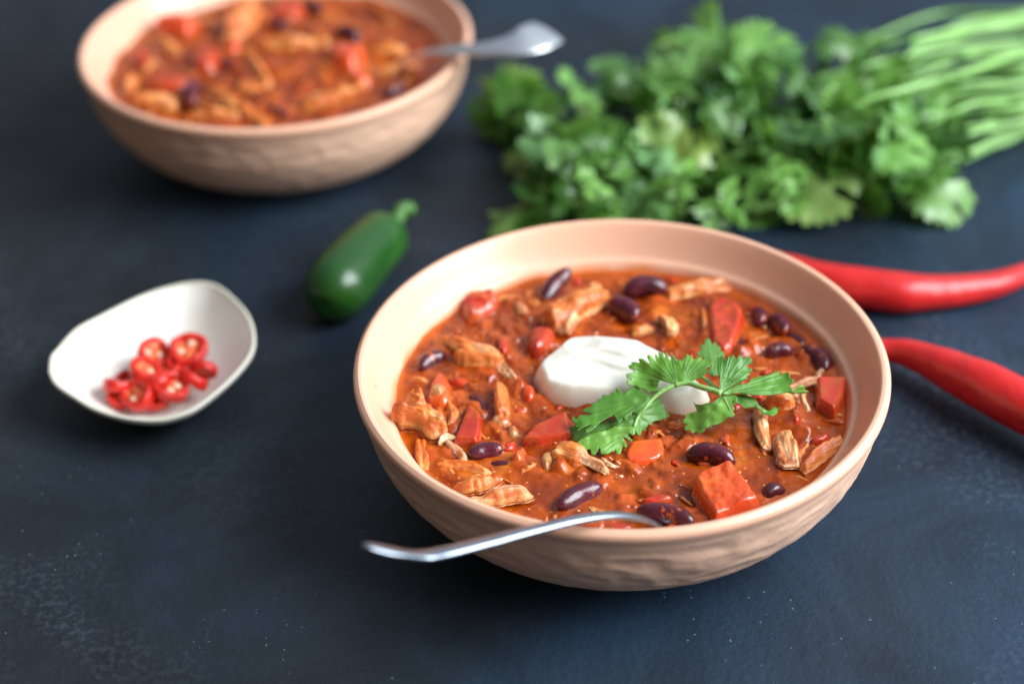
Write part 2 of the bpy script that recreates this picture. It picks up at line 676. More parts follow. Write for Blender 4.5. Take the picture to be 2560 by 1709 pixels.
bowl(B1, .4, 'peach bowl in the foreground, chili topped with a white cream dollop')
bowl(B2, 2.1, 'peach bowl behind at upper left, cut by the top of the photo')

# ------------------------------------------------------------------ food in the bowls
ZS, ZB = RIM - .0142, RIM - .0125
SCALE = {}


def pxs(X, Y, z):
    return depth(px(X, Y, z)) / F


FOOT = {0: [], 1: []}           # footprints (x, y, radius, lift) for the sauce mesh


def bean_mesh(seed):
    n, m = 22, 18
    V = []
    for i in range(n + 1):
        t = math.pi * i / n
        for j in range(m):
            a = 2 * math.pi * j / m
            x = math.cos(t)
            rr = math.sin(t) ** .8
            y, z = rr * math.cos(a) * .52, rr * math.sin(a) * .50
            y += .17 * (1 - x * x) - .06
            if math.cos(a) < 0:
                y += .10 * math.exp(-(x / .35) ** 2) * -math.cos(a)
            V.append((x * (1 - .05 * math.cos(a)), y, z))
    V = np.array(V)
    V *= (1 + .05 * fbm(V + seed * 9.1, 1.8, 2, seed))[:, None]
    V = V - (V.max(0) + V.min(0)) / 2
    return mesh('bean', V / (V.max(0) - V.min(0)), grid_faces(n + 1, m))


BEANS = [bean_mesh(s) for s in range(4)]


def direction(X, Y, ang, L, z):
    """world endpoints of an image-space segment lying on plane z"""
    a = math.radians(ang)
    dx, dy = math.cos(a) * L / 2, -math.sin(a) * L / 2
    return px(X - dx, Y - dy, z), px(X + dx, Y + dy, z)


def place(o, c, d, L, W, T, roll=0, pitch=0):
    x = Vector((d.x, d.y, 0)).normalized()
    R = Matrix(((x.x, -x.y, 0), (x.y, x.x, 0), (0, 0, 1)))
    R = R @ Matrix.Rotation(-pitch, 3, 'Y') @ Matrix.Rotation(roll, 3, 'X')
    o.location = c
    o.rotation_euler = R.to_euler()
    o.scale = (L, W, T)


def bean(k, X, Y, L, W, ang, label, lift=.25, pitch=0, roll=None, which=0):
    z0 = (ZS, ZB)[which]
    s = pxs(X, Y, z0)
    Wm = W * s * 1.02
    z = z0 + Wm * lift
    a, b = direction(X, Y, ang, L, z)
    Lm = min((b - a).length, .0175)
    me = BEANS[k % 4].copy()
    me.transform(Matrix.Diagonal((Lm, Wm, Wm, 1)))
    o = new_obj('kidney_bean', me, T_BEAN)
    place(o, (a + b) / 2, b - a, 1, 1, 1, roll if roll is not None else random.uniform(-.8, .8), pitch)
    tag(o, label, 'bean', ('kidney beans in the front bowl', 'kidney beans in the back bowl')[which])
    FOOT[which].append((o.location.x, o.location.y, Lm * .42, .0005))
    return o


FB = [
    (1074, 901, 78, 44, 28, 'shiny dark bean against the left wall of the front bowl', .25, 0),
    (1383, 717, 96, 48, 36, 'purple bean leaning up on the back wall, left of the chicken slab', .45, .35),
    (1610, 716, 116, 58, 5, 'big plump bean against the back wall of the front bowl', .4, 0),
    (1566, 775, 84, 60, -30, 'bean with one bright glint, tucked under the plump back bean', .3, 0),
    (1414, 828, 46, 26, 5, 'dark bean end peeping out just behind the cream dollop', .1, 0),
    (1902, 792, 44, 40, -70, 'small greyish bean at the back right wall, left of its neighbour', .2, 0),
    (1954, 813, 56, 44, -52, 'round glossy bean touching the right rear wall', .3, 0),
    (1944, 876, 70, 44, 8, 'bean with two glints in the sauce at the right rear', .25, 0),
    (1990, 852, 56, 34, -30, 'half sunken bean between two beans at the right wall', -.15, 0),
    (2046, 899, 92, 60, -42, 'dull dark bean sunk against the right wall above the red pepper', .0, 0),
    (1860, 872, 66, 46, -10, 'reddish sauce covered bean behind the upright cilantro leaflet', -.1, 0),
    (1212, 1128, 90, 46, 10, 'bean speckled with wet glints below the red pepper wedge', .35, 0),
    (1201, 1013, 66, 30, -55, 'narrow bean edge between red pepper wedge and pale chicken stick', .1, 0),
    (1258, 1166, 92, 32, -6, 'dark half hidden bean under the speckled bean, by the red crumb', .0, 0),
    (1442, 1240, 124, 54, 26, 'bean with a long blue glint in the open sauce above the spoon', .15, 0),
    (1667, 1287, 150, 58, -12, 'large bean at the front rim beside the tip of the spoon', .3, 0),
    (1780, 1134, 128, 58, -9, 'sharp maroon bean in open sauce right above the tomato cube', .25, 0),
    (1930, 1226, 62, 42, 20, 'small bean at the front right rim beside the tomato cube', .2, 0),
]
for i, (X, Y, L, W, an, lab, li, pi_) in enumerate(FB):
    bean(i, X, Y, L, W, an, lab, li, pi_)
BB = [
    (474, 238, 74, 54, 75, 'large blurred bean standing near the front rim of the back bowl', .5),
    (691, 64, 56, 40, 0, 'blurred bean right of the pale chicken lump in the back bowl', .4),
    (874, 85, 68, 44, -20, 'blurred bean above the shiny tomato in the back bowl', .4),
    (786, 22, 52, 34, -30, 'blurred bean at the very top edge, back bowl', .4),
    (989, 226, 66, 34, 22, 'blurred dark bean at the right front rim of the back bowl', .2),
    (695, 281, 56, 28, -20, 'blurred bean at the front rim right of the long chicken shred', .2),
    (572, 166, 48, 36, 0, 'blurred bean between two tomatoes and chicken shred in the back bowl', .2),
    (661, 157, 64, 32, -50, 'blurred slanting bean beside the steep chicken shred', .2),
]
for i, (X, Y, L, W, an, lab, li) in enumerate(BB):
    bean(i, X, Y, L, W, an, lab, li, which=1)


def chunk(name, poly, h, rb, mat, label, cat, grp, which=0, tilt=(0, 0), amp=.0004, nsc=220, step=.00045, sm=1, base=.0022, zoff=0, ridg=0, under=True, flat=0):
    z0 = (ZS, ZB)[which] + zoff
    pw = [px(X, Y, z0 + h * .6)[:2] for X, Y in poly]
    pw = chaikin(pw, sm)
    pts, fc, ed = fill(pw, step)
    c = pts.mean(0)
    e = np.clip(ed / rb, 0, 1)
    dome = np.sqrt(np.clip(1 - (1 - e) ** 2, 0, 1))
    p3 = np.stack([pts[:, 0], pts[:, 1], pts[:, 0] * 0], 1)
    nz = fbm(p3 + 3.3, nsc, 3, int(abs(poly[0][0])) % 97)
    if ridg:
        nz = nz * .5 - np.abs(vn(p3 * np.array([nsc * .35, nsc * 1.3, 1]), 3)) * ridg
    z = z0 - base + (h + base + (pts[:, 0] - c[0]) * tilt[0] + (pts[:, 1] - c[1]) * tilt[1]) * dome + nz * amp * dome
    V = np.stack([pts[:, 0] - c[0], pts[:, 1] - c[1], z - z0], 1)
    # closed underside
    nV = len(V)
    bot = V.copy()
    bot[:, 2] = -base - .0008
    fcb = [tuple(nV + i for i in reversed(f)) for f in fc]
    nb = len(resample(pw, step))
    side = [(i, i + nV, (i + 1) % nb + nV, (i + 1) % nb) for i in range(nb)]
    me = mesh(name, np.concatenate([V, bot]), list(fc) + fcb + side)
    o = new_obj(name, me, mat)
    o.location = (c[0], c[1], z0)
    tag(o, label, cat, grp)
    R = math.sqrt(len(pts)) * step * .55
    FOOT[which].append((c[0], c[1], R, .0006))
    return o


def quad(X, Y, w_, h_, ang=0, k=0):
    """rough polygon in photo pixels"""
    r = random.Random(int(X * 7 + Y + k))
    a = math.radians(ang)
    out = []
    for t in (20, 75, 130, 165, 215, 255, 310, 345):
        t = math.radians(t + r.uniform(-12, 12))
        s = r.uniform(.82, 1.15)
        x, y = math.cos(t) * w_ / 2 * s * 1.12, math.sin(t) * h_ / 2 * s * 1.12
        out.append((X + x * math.cos(a) + y * math.sin(a), Y - x * math.sin(a) + y * math.cos(a)))
    return out


GP = 'pieces of tomato and red pepper in the front bowl'
TOMS = [
    ([(1722, 1200), (1750, 1184), (1826, 1163), (1836, 1168), (1870, 1210), (1906, 1257), (1898, 1266), (1840, 1282), (1792, 1297), (1780, 1292), (1750, 1246)], .0066, .0022, T_TOMO, 'big wet orange red tomato cube at the front rim', (.10, .10), .0015, 240),
    ([(1556, 1140), (1570, 1108), (1580, 1098), (1650, 1092), (1660, 1098), (1666, 1130), (1650, 1150), (1570, 1164)], .0016, .0016, T_TOMO, 'smooth bright orange tomato piece under the lowest cilantro leaflet', (0, 0), .0003, 160),
    ([(1170, 1012), (1208, 1042), (1206, 1078), (1196, 1108), (1128, 1108), (1145, 1070)], .0040, .0014, T_TOM, 'flat red pepper wedge left of centre, pointing up', (0, .05), .0002, 100),
    ([(1298, 1102), (1340, 1062), (1420, 1030), (1432, 1090), (1400, 1098), (1345, 1106)], .0036, .0012, T_TOM, 'wide flat red pepper slab between the cream and the left cilantro', (.05, 0), .0002, 100),
    ([(2036, 952), (2120, 946), (2112, 995), (2088, 1036), (2040, 1010)], .0050, .0014, T_TOM, 'dark red pepper square against the right wall of the front bowl', (-.06, .06), .0002, 100),
    ([(1762, 752), (1815, 744), (1866, 776), (1858, 836), (1828, 886), (1780, 880), (1764, 810)], .0044, .0024, T_TOM, 'ribbed tomato chunk with a white glint line, behind the cilantro', (.1, 0), .0008, 260),
    ([(1318, 822), (1360, 818), (1398, 826), (1372, 868), (1340, 884), (1316, 868)], .0048, .003, T_TOM, 'rounded tomato lump touching the cream on its left', (0, 0), .0005, 200),
    ([(1240, 848), (1268, 846), (1276, 876), (1262, 888), (1244, 880)], .0034, .0014, T_TOM, 'small red square left of the rounded tomato lump', (0, 0), .0003, 200),
    ([(1058, 1005), (1076, 940), (1104, 926), (1130, 948), (1138, 1000), (1110, 1022)], .0040, .003, T_TOMO, 'tomato piece by the left wall carrying a bit of onion', (0, 0), .0006, 200),
    ([(1270, 1150), (1292, 1120), (1318, 1116), (1322, 1140), (1300, 1162)], .0040, .0022, T_TOMO, 'small ragged red tomato crumb over the half hidden bean', (0, 0), .0009, 500),
    ([(1296, 975), (1312, 962), (1340, 966), (1344, 992), (1326, 1006), (1304, 998)], .0034, .002, T_TOMO, 'small tomato lump at the left foot of the cream', (0, 0), .0006, 300),
    ([(1590, 1248), (1640, 1230), (1690, 1238), (1680, 1252), (1620, 1262)], .0015, .0016, T_TOM, 'thin red pepper strip just behind the large front bean', (0, 0), .0003, 300),
    ([(2018, 1098), (2050, 1084), (2080, 1084), (2072, 1104), (2034, 1112)], .0024, .0016, T_TOM, 'dark red strip near the right wall above the striped chicken', (0, 0), .0004, 300),
    ([(1966, 1046), (1976, 1026), (1998, 1030), (2012, 1052), (1990, 1064)], .0030, .0022, T_TOM, 'wet red lump right of the long pale chicken shred', (0, 0), .0006, 400),
    ([(1140, 742), (1190, 722), (1252, 722), (1250, 760), (1200, 790), (1160, 800)], .0044, .004, T_TOM, 'pink red shiny tomato heap near the back left wall', (0, 0), .0011, 420),
    ([(1420, 1310), (1500, 1300), (1580, 1306), (1590, 1328), (1500, 1336)], .0020, .0018, T_TOM, 'red piece under the spoon arch at the front rim', (0, 0), .0005, 300),
]
for poly, h, rb, mt, lab, tl, am, ns in TOMS:
    chunk('tomato_piece', poly, h, rb, mt, lab, 'tomato piece', GP, 0, tl, am, ns, sm=0 if rb < .00145 else 1)
ON = [
    (1095, 979, 52, 30, .0052, 'translucent onion square sitting on the left tomato piece'),
    (1251, 1050, 54, 40, .0026, 'pale translucent onion piece below the pale chicken stick'),
    (1282, 1074, 40, 34, .0020, 'small wet onion bit beside the pale onion piece'),
    (1366, 1150, 46, 50, .0026, 'amber onion piece left of the folded chicken lump'),
    (1360, 1020, 30, 24, .0012, 'sunken onion scrap in sauce under the cream edge'),
]
for X, Y, a_, b_, h, lab in ON:
    chunk('onion_piece', quad(X, Y, a_, b_), h, .0022, T_ONION, lab, 'onion piece', 'onion pieces in the front bowl', 0, (0, 0), .0004, 400)
GB = 'tomato pieces in the back bowl'
for X, Y, a_, b_, h, lab in [
    (512, 145, 84, 56, .007, 'blurred round tomato left of the bean in the back bowl'),
    (412, 206, 120, 36, .005, 'blurred long red pepper strip at the left in the back bowl'),
    (870, 136, 92, 56, .007, 'bright blurred tomato with a lilac glint in the back bowl'),
    (721, 24, 90, 50, .005, 'blurred tomato at the top edge of the photo, back bowl'),
    (350, 142, 60, 44, .006, 'blurred tomato at the far left wall of the back bowl'),
    (444, 62, 110, 40, .008, 'blurred tomato at the upper left wall of the back bowl'),
    (582, 116, 50, 34, .005, 'small blurred tomato in the middle of the back bowl'),
    (900, 190, 60, 36, .004, 'small blurred red piece below the bright tomato, back bowl'),
]:
    chunk('tomato_piece', quad(X, Y, a_, b_), h, .005, T_TOM if int(X) % 3 else T_TOMO, lab, 'tomato piece', GB, 1, (0, 0), .0006, 160, .0009)


def chicken_mesh(seed, rag=1., bend=0., L=1, W=1, T=1, step=.00042):
    """a torn slab of pulled chicken: ragged ends, lengthwise fibres, a fold or two"""
    r = random.Random(seed * 7 + int(L * 1e5))
    hl, hw = L / 2, W / 2
    taper0, taper1 = r.uniform(.55, 1.0), r.uniform(.55, 1.0)

    def half(t, sd):
        k = (taper0 * (1 - t) + taper1 * t) * (1 - .25 * abs(2 * t - 1) ** 4)
        return hw * k * (1 + .22 * rag * float(vn(np.array([[t * L * 260 + sd, 0, seed]]), seed)[0]) + .13 * rag * float(vn(np.array([[t * L * 900 + sd, 2, seed]]), seed)[0]))
    up, lo = [], []
    n = max(7, int(L / .0011))
    for i in range(n + 1):
        t = i / n
        b = bend * W * (1 - (2 * t - 1) ** 2) * 1.2
        up.append(((t - .5) * L, half(t, 3) + b))
        lo.append(((t - .5) * L, -half(t, 9) + b))

    def torn(a, b, sgn):                    # jagged break between two edge points
        m = max(3, int(abs(a[1] - b[1]) / .0009))
        out = []
        for i in range(1, m):
            t = i / m
            d = r.uniform(-.0004, .0016) * sgn * (1.2 if i % 2 else .2) * min(rag, 1.3)
            out.append((a[0] + (b[0] - a[0]) * t + d, a[1] + (b[1] - a[1]) * t))
        return out
    poly = up + torn(up[-1], lo[-1], 1) + lo[::-1] + torn(lo[0], up[0], -1)
    pts, fc, ed = fill(poly, step)
    x, y = pts[:, 0], pts[:, 1]
    e = np.clip(ed / min(.0011, hw * .55), 0, 1)
    dome = np.sin(e * math.pi / 2) ** .8
    yn = (y - bend * W * (1 - (x / hl) ** 2) * 1.2) / hw
    q = np.stack([x * 70 + seed, y * 800, x * 0], 1)
    q2 = np.stack([x * 260 + seed, y * 1700, x * 0], 1)
    fib = -np.abs(vn(q, 3)) * .00050 - np.abs(vn(q2, 5)) * .00035 - np.abs(vn(np.stack([x * 420 + seed, y * 420, x * 0], 1), 6)) * .00040
    big = vn(np.stack([x * 190 + seed, y * 240, x * 0], 1), 8) * T * .30 * rag
    arch = T * .32 * (1 - (x / hl) ** 2) + T * .22 * np.sin(yn * 2.4 + seed) * math.copysign(1, r.random() - .5)
    top = T * .32 + big + arch * .7
    if rag > 1.25:
        fib = fib - np.abs(vn(np.stack([x * 520, y * 520, x * 0 + seed], 1), 4)) * .0011
    V = np.stack([x, y, -T * .30 + (top + T * .30) * dome + fib * dome], 1)
    nV = len(V)
    bot = V.copy()
    bot[:, 2] = -T * .45
    nb = len(resample(poly, step))
    side = [(i, i + nV, (i + 1) % nb + nV, (i + 1) % nb) for i in range(nb)]
    return mesh('chicken', np.concatenate([V, bot]), list(fc) + [tuple(nV + i for i in reversed(f)) for f in fc] + side)


def chicken(X, Y, L, W, an, label, lift=.3, pitch=0, bend=0, mat=None, which=0, T=.75, rag=1., seed=None):
    z0 = (ZS, ZB)[which]
    s = pxs(X, Y, z0)
    Wm = W * s * (1.32 if which == 0 else 1.1)
    L = L * 1.08
    T = T * .82
    z = z0 + Wm * T * lift
    a, b = direction(X, Y, an, L, z)
    Lm = min((b - a).length, L * s * 1.25)
    sd = seed if seed is not None else int(X + Y) % 61
    me = chicken_mesh(sd, rag, bend, Lm, Wm, Wm * T, .00042 if which == 0 else .0007)
    o = new_obj('chicken_piece', me, (mat or T_CHK) if which == 0 else T_CHK)
    place(o, (a + b) / 2, b - a, 1, 1, 1, random.uniform(-.3, .3), pitch)
    tag(o, label, 'chicken piece', ('shredded chicken pieces in the front bowl', 'shredded chicken pieces in the back bowl')[which])
    FOOT[which].append((o.location.x, o.location.y, Lm * .4, .0007))
    return o


P_ = T_CHKP
FC = [
    (1052, 1046, 112, 78, -25, 'big crumbly orange chicken lump against the left wall', .45, .0, 0, None, 1.5),
    (1042, 1006, 30, 26, 40, 'small golden crumb on top of the big left chicken lump', 1.9, 0, 0, None, 1.3),
    (1122, 1032, 66, 30, -80, 'curled chicken strip right of the big left lump', .6, .1, .3, None, 1.1),
    (1055, 1134, 86, 34, -85, 'upright smooth chicken strip by the lower left wall', .5, 0, 0, None, .6),
    (1134, 1124, 92, 24, -52, 'pale chicken shred hooking down from a curled tip', 1.0, .1, .25, P_, .8),
    (1118, 1098, 40, 18, 20, 'thin curled tip of chicken above the hooked shred', 1.6, 0, .5, P_, .8),
    (1160, 1166, 112, 34, -12, 'orange chicken strip lying level near the lower left wall', .6, 0, .1, None, .9),
    (1186, 1203, 92, 48, 12, 'folded chicken piece with a white glint, lower left', .5, 0, -.2, None, 1.1),
    (1246, 1243, 136, 42, 8, 'long ragged pale chicken piece at the front left rim', .5, 0, 0, P_, 1.1),
    (1132, 1190, 44, 26, -50, 'small chicken scrap under the level strip', .2, 0, 0, None, 1.1),
    (1254, 998, 92, 42, -84, 'square cut chicken stick with a pale stripe left of the cream', .7, 0, 0, None, .45),
    (1430, 1136, 74, 52, -20, 'folded orange chicken lump below the leftmost cilantro', .5, 0, 0, None, 1.),
    (1466, 1148, 108, 28, -27, 'pale chicken shred over the folded lump below the cilantro', 1.1, 0, .1, P_, .7),
    (1524, 1150, 40, 22, -30, 'small cream coloured chicken flake under the cilantro tips', .7, 0, 0, P_, 1.2),
    (1197, 890, 104, 66, -12, 'broad sauce coated chicken lump left of the cream', .35, 0, 0, None, .8),
    (1206, 872, 70, 26, -8, 'pale chicken edge on top of the broad coated lump', 1.5, 0, 0, P_, .9),
    (1268, 926, 70, 28, -55, 'knobbly chicken strip next to the left tip of the cream', .7, 0, 0, P_, 1.4),
    (1440, 770, 150, 70, 28, 'large chicken slab behind the cream, pale lower edge', .5, 0, 0, None, .7),
    (1420, 790, 84, 44, 55, 'pale lower flap of the large chicken slab behind the cream', .9, 0, 0, P_, .6),
    (1745, 722, 150, 44, 10, 'long golden chicken strip at the back right wall', .4, 0, 0, None, .7),
    (1750, 712, 110, 20, 12, 'thin pale shred lying on the golden strip at the back wall', 1.6, 0, 0, P_, .6),
    (1664, 812, 64, 36, -60, 'pale hooked chicken knob behind the cream at right', .6, .2, .2, P_, .9),
    (1762, 800, 78, 26, -80, 'thin upright chicken shred left of the ribbed tomato', .7, 0, 0, None, .8),
    (1604, 820, 52, 30, 10, 'small orange chicken bit just behind the cream', .5, 0, 0, None, 1.),
    (1470, 815, 54, 26, -10, 'orange chicken bit under the large slab by the cream', .2, 0, 0, None, 1.),
    (1912, 1066, 118, 34, -78, 'long pale chicken shred running down right of the cilantro', .7, 0, -.12, P_, .7),
    (1966, 1122, 92, 52, -74, 'pale striped chicken piece below the long shred', .6, .1, 0, P_, .8),
    (2058, 1136, 120, 42, 38, 'striped orange chicken strip along the right wall', .6, 0, .1, None, .8),
    (2004, 1128, 70, 22, 60, 'thin orange shred left of the striped strip', .4, 0, 0, None, 1.),
    (2010, 958, 84, 26, 14, 'stringy chicken knot left of the dark red pepper square', .9, .1, .2, P_, 1.2),
    (2046, 942, 40, 14, 60, 'chicken string tip sticking up beside the pepper square', 1.6, .3, .2, P_, .8),
    (1948, 1004, 66, 50, -10, 'orange chicken lump under the right cilantro leaflet', .4, 0, 0, None, .9),
    (1990, 996, 62, 18, -85, 'pale chicken string beside the orange lump at right', 1., 0, .2, P_, .8),
    (2016, 1000, 60, 18, -70, 'second chicken string from the pepper square', 1., 0, -.3, P_, .8),
    (1268, 742, 60, 24, 0, 'orange chicken scrap close to the back left wall', .6, 0, 0, None, .9),
    (1150, 858, 56, 44, -20, 'orange brown chicken lump beside the left wall bean', .6, 0, 0, None, .7),
    (1050, 952, 42, 26, -10, 'small orange chicken bit under the left wall bean', .4, 0, 0, None, .9),
    (1492, 1272, 34, 18, -25, 'tiny yellowish fat wedge above the spoon arch', .6, 0, 0, P_, .8),
    (1322, 1168, 48, 26, 30, 'pale orange scrap right of the red tomato crumb', .4, 0, 0, None, 1.3),
    (1700, 1060, 60, 24, 5, 'orange scrap in the sauce below the cream tip', .1, 0, 0, None, 1.),
    (1300, 770, 40, 26, -60, 'yellow green glossy scrap left of the chicken slab', .4, 0, 0, P_, 1.),
    (1330, 745, 54, 24, -60, 'coated chicken scrap right of the pink tomato heap', .5, 0, 0, None, 1.),
    (2060, 1040, 44, 16, -30, 'thin shred in the sauce below the pepper square', .1, 0, .4, P_, .8),
]
for X, Y, L, W, an, lab, li, pi_, be, mt, rg in FC:
    chicken(X, Y, L, W, an, lab, li, pi_, be, mt, 0, .75, rg)
BC = [
    (597, 262, 200, 32, -32, 'long blurred orange chicken shred at the front of the back bowl', .7, None),
    (645, 172, 150, 32, -56, 'steep blurred chicken shred in the middle of the back bowl', .7, None),
    (393, 254, 98, 50, -5, 'pale blurred chicken lump at the left front rim, back bowl', .6, P_),
    (538, 286, 112, 38, -2, 'pale blurred chicken piece at the front rim, back bowl', .5, P_),
    (606, 52, 120, 70, 50, 'large pale blurred chicken lump near the top, back bowl', .6, P_),
    (789, 90, 110, 34, -45, 'slanting blurred chicken shred near the right, back bowl', .6, None),
    (972, 122, 84, 60, 0, 'round blurred orange chicken lump near the spoon, back bowl', .5, None),
    (990, 168, 96, 26, 18, 'thin blurred chicken strip under the back spoon', .6, None),
    (423, 112, 80, 34, -48, 'blurred chicken strip at the upper left, back bowl', .7, None),
    (374, 168, 56, 28, 48, 'small pale blurred chicken bit at the left, back bowl', .7, P_),
    (716, 112, 140, 62, 0, 'broad brown blurred chicken mass in the middle, back bowl', .4, None),
    (805, 255, 84, 44, 8, 'blurred chicken lump at the front right rim, back bowl', .4, None),
    (880, 225, 70, 40, 15, 'blurred pale pink bit right of centre, back bowl', .4, P_),
    (626, 218, 54, 40, 0, 'small pale blurred lump between the shreds, back bowl', .5, P_),
    (330, 205, 60, 34, 70, 'blurred orange lump on the left wall, back bowl', .5, None),
    (500, 60, 80, 40, 10, 'blurred brown orange lump, upper left of the back bowl', .5, None),
]
for X, Y, L, W, an, lab, li, mt in BC:
    chicken(X, Y, L, W, an, lab, li, 0, 0, mt, 1, .8, .8)


# sauce surfaces
def sauce(which, B, z0, R, label, nr=210, na=620, heap=0):
    r = np.concatenate([np.linspace(.0004, R, nr)])
    a = np.linspace(0, 2 * math.pi, na, endpoint=False)
    Rr, A = np.meshgrid(r, a, indexing='ij')
    x, y = (Rr * np.cos(A)).ravel(), (Rr * np.sin(A)).ravel()
    P = np.stack([x, y, x * 0], 1)
    edge = np.clip((R - np.hypot(x, y)) / .006, 0, 1)
    e2 = edge * edge * (3 - 2 * edge)
    h = fbm(P + which, 60, 3, 3) * .0013 + fbm(P + 2, 200, 2, 7) * .00085
    pulp = np.clip(fbm(P + 5, 330, 2, 21) - .2, 0, 1)
    h = h + pulp * .0019 * np.clip(.5 + 1.5 * vn(P * 70, 2), 0, 1)
    bub = np.clip(vn(P * 900 + 3, 33) - .45, 0, 1)
    h = h + bub * .0004 * np.clip(.3 + 1.5 * vn(P * 90 + 4, 5), 0, 1)
    h = h * e2
    for (fx, fy, fr, lf) in FOOT[which]:
        d2 = ((x + B.x - fx) ** 2 + (y + B.y - fy) ** 2) / (fr * 1.15 + .0008) ** 2
        h = h + lf * np.exp(-d2) * np.minimum(e2 + .2, 1)
    r_ = random.Random(40 + which)
    lum = x * 0
    for k in range(170 if which == 0 else 120):
        rr_, a_ = .064 * math.sqrt(r_.random()), r_.uniform(0, 6.28)
        lx, ly, az = rr_ * math.cos(a_), rr_ * math.sin(a_), r_.uniform(0, 3.14)
        sz = r_.uniform(.0014, .0042)
        el = r_.uniform(1, 2.0)
        dx, dy = x - lx, y - ly
        near = (np.abs(dx) < sz * 2.6) & (np.abs(dy) < sz * 2.6)
        if not near.any():
            continue
        u_ = (dx[near] * math.cos(az) + dy[near] * math.sin(az)) / (sz * el ** .5)
        v_ = (-dx[near] * math.sin(az) + dy[near] * math.cos(az)) * el ** .5 / sz
        p_ = np.stack([u_ * 1.3 + k * 3.1, v_ * 1.3, u_ * 0], 1)
        d_ = (np.abs(u_) ** 3 + np.abs(v_) ** 3) ** (1 / 3) * (1 + .35 * vn(p_, 51))
        pr_ = np.clip(1.25 - d_, 0, 1)
        pr_ = pr_ * pr_ * (3 - 2 * pr_)
        h[near] += pr_ * sz * r_.uniform(.18, .42) * np.minimum(e2[near] + .1, 1)
        lum[near] = np.maximum(lum[near], pr_ * r_.uniform(0, 1))
    if heap:
        h = h + heap * np.clip(1 - ((x + .012) ** 2 + (y - .015) ** 2) / .052 ** 2, 0, 1) * e2
    # meniscus on the wall with uneven height
    wob = vn(np.stack([np.cos(A.ravel()) * 6, np.sin(A.ravel()) * 6, x * 0], 1), 9)
    h = h + (1 - edge) ** 4 * (.0012 + .0009 * wob)
    me = mesh('chili_sauce', np.stack([x, y, h], 1), [tuple(reversed(f)) for f in grid_faces(nr, na)])
    at = me.attributes.new('oil', 'FLOAT', 'POINT')
    oil = np.clip(1 - edge * 1.5 + .35 * vn(P * 160, 4), 0, 1) * .85
    at.data.foreach_set('value', oil.astype(np.float32))
    at = me.attributes.new('lump', 'FLOAT', 'POINT')
    at.data.foreach_set('value', lum.astype(np.float32))
    o = new_obj('chili_sauce', me, T_SAUCE)
    o.location = (B.x, B.y, z0)
    tag(o, label, 'chili stew', 'chili stews')
    return o


sauce(0, B1, ZS, .0690, 'glossy red brown chili sauce filling the front bowl')
sauce(1, B2, ZB, .0698, 'blurred orange red chili sauce filling the back bowl', 110, 300, heap=.002)

# half sunk pulp and meat threads nobody could count
def lumps(n, B, R, z0, smin, smax, elong, mat, name, label, seed, keep=lambda x, y: True):
    r = random.Random(seed)
    V, Fc = [], []
    done = 0
    while done < n:
        rr, a = R * math.sqrt(r.random()), r.uniform(0, 6.28)
        x, y = rr * math.cos(a), rr * math.sin(a)
        if not keep(x, y):
            continue
        done += 1
        sz = r.uniform(smin, smax) * (1 - .3 * r.random())
        az = r.uniform(0, 3.14)
        ex = Vector((math.cos(az), math.sin(az), r.uniform(-.25, .25)))
        ey = Vector((-math.sin(az), math.cos(az), r.uniform(-.3, .3)))
        el = r.uniform(1, elong)
        nn, m = 9, 10
        P = []
        for i in range(nn):
            for j in range(m):
                t, p = math.pi * i / (nn - 1), 2 * math.pi * j / m
                P.append((math.cos(t), math.sin(t) * math.cos(p), math.sin(t) * math.sin(p)))
        P = np.array(P)
        P = np.sign(P) * np.abs(P) ** .8
        P *= (1 + .50 * vn(P * 1.3 + done * 3.7, seed) + .25 * vn(P * 3.1 + done, seed + 1))[:, None]
        c = Vector((B.x + x, B.y + y, z0 + sz * r.uniform(-.28, .12)))
        b0 = len(V)
        for q in P:
            V.append(c + ex * (q[0] * sz * el) + ey * (q[1] * sz / el ** .3) + Vector((0, 0, q[2] * sz * .62)))
        Fc += [tuple(b0 + q for q in f) for f in grid_faces(nn, m)]
    o = new_obj(name, mesh(name, V, [tuple(reversed(f)) for f in Fc]), mat)
    tag(o, label, None, None, 'stuff')


CRC = px(1560, 930, ZS)
nocream = lambda x, y: math.hypot((x + B1.x - CRC.x) / .026, (y + B1.y - CRC.y) / .017) > 1
lumps(55, B1, .0655, ZS, .0010, .0026, 1.8, T_TOM, 'pepper_bits', 'small red pepper scraps half sunk in the front chili', 4, nocream)
lumps(110, B1, .0655, ZS, .0005, .0011, 6, T_CHK, 'meat_threads', 'thin chicken threads mixed into the front chili', 5, nocream)
lumps(60, B2, .0655, ZB + .001, .0010, .0018, 7, T_CHK, 'meat_threads', 'blurred chicken threads mixed into the back chili', 8)

# crumbs: pale garlic specks in the sauce (countless)
V, Fc = [], []
for k in range(150):
    rr, a = .063 * math.sqrt(random.random()), random.uniform(0, 6.28)
    c = Vector((B1.x + rr * math.cos(a), B1.y + rr * math.sin(a), ZS + random.uniform(.0002, .0012)))
    s = random.choice([.00022, .00028, .0004, .0006])
    b0 = len(V)
    for i in range(5):
        for j in range(7):
            t, p = math.pi * i / 4, 2 * math.pi * j / 7
            q = random.uniform(.5, 1.4)
            V.append((c.x + s * q * math.sin(t) * math.cos(p) * 1.3, c.y + s * q * math.sin(t) * math.sin(p), c.z + s * .7 * math.cos(t)))
    Fc += [tuple(b0 + q for q in f) for f in grid_faces(5, 7)]
tag(new_obj('sauce_crumbs', mesh('sauce_crumbs', V, Fc), T_CHKP), 'tiny pale garlic and meat specks scattered through the front chili', None, None, 'stuff')

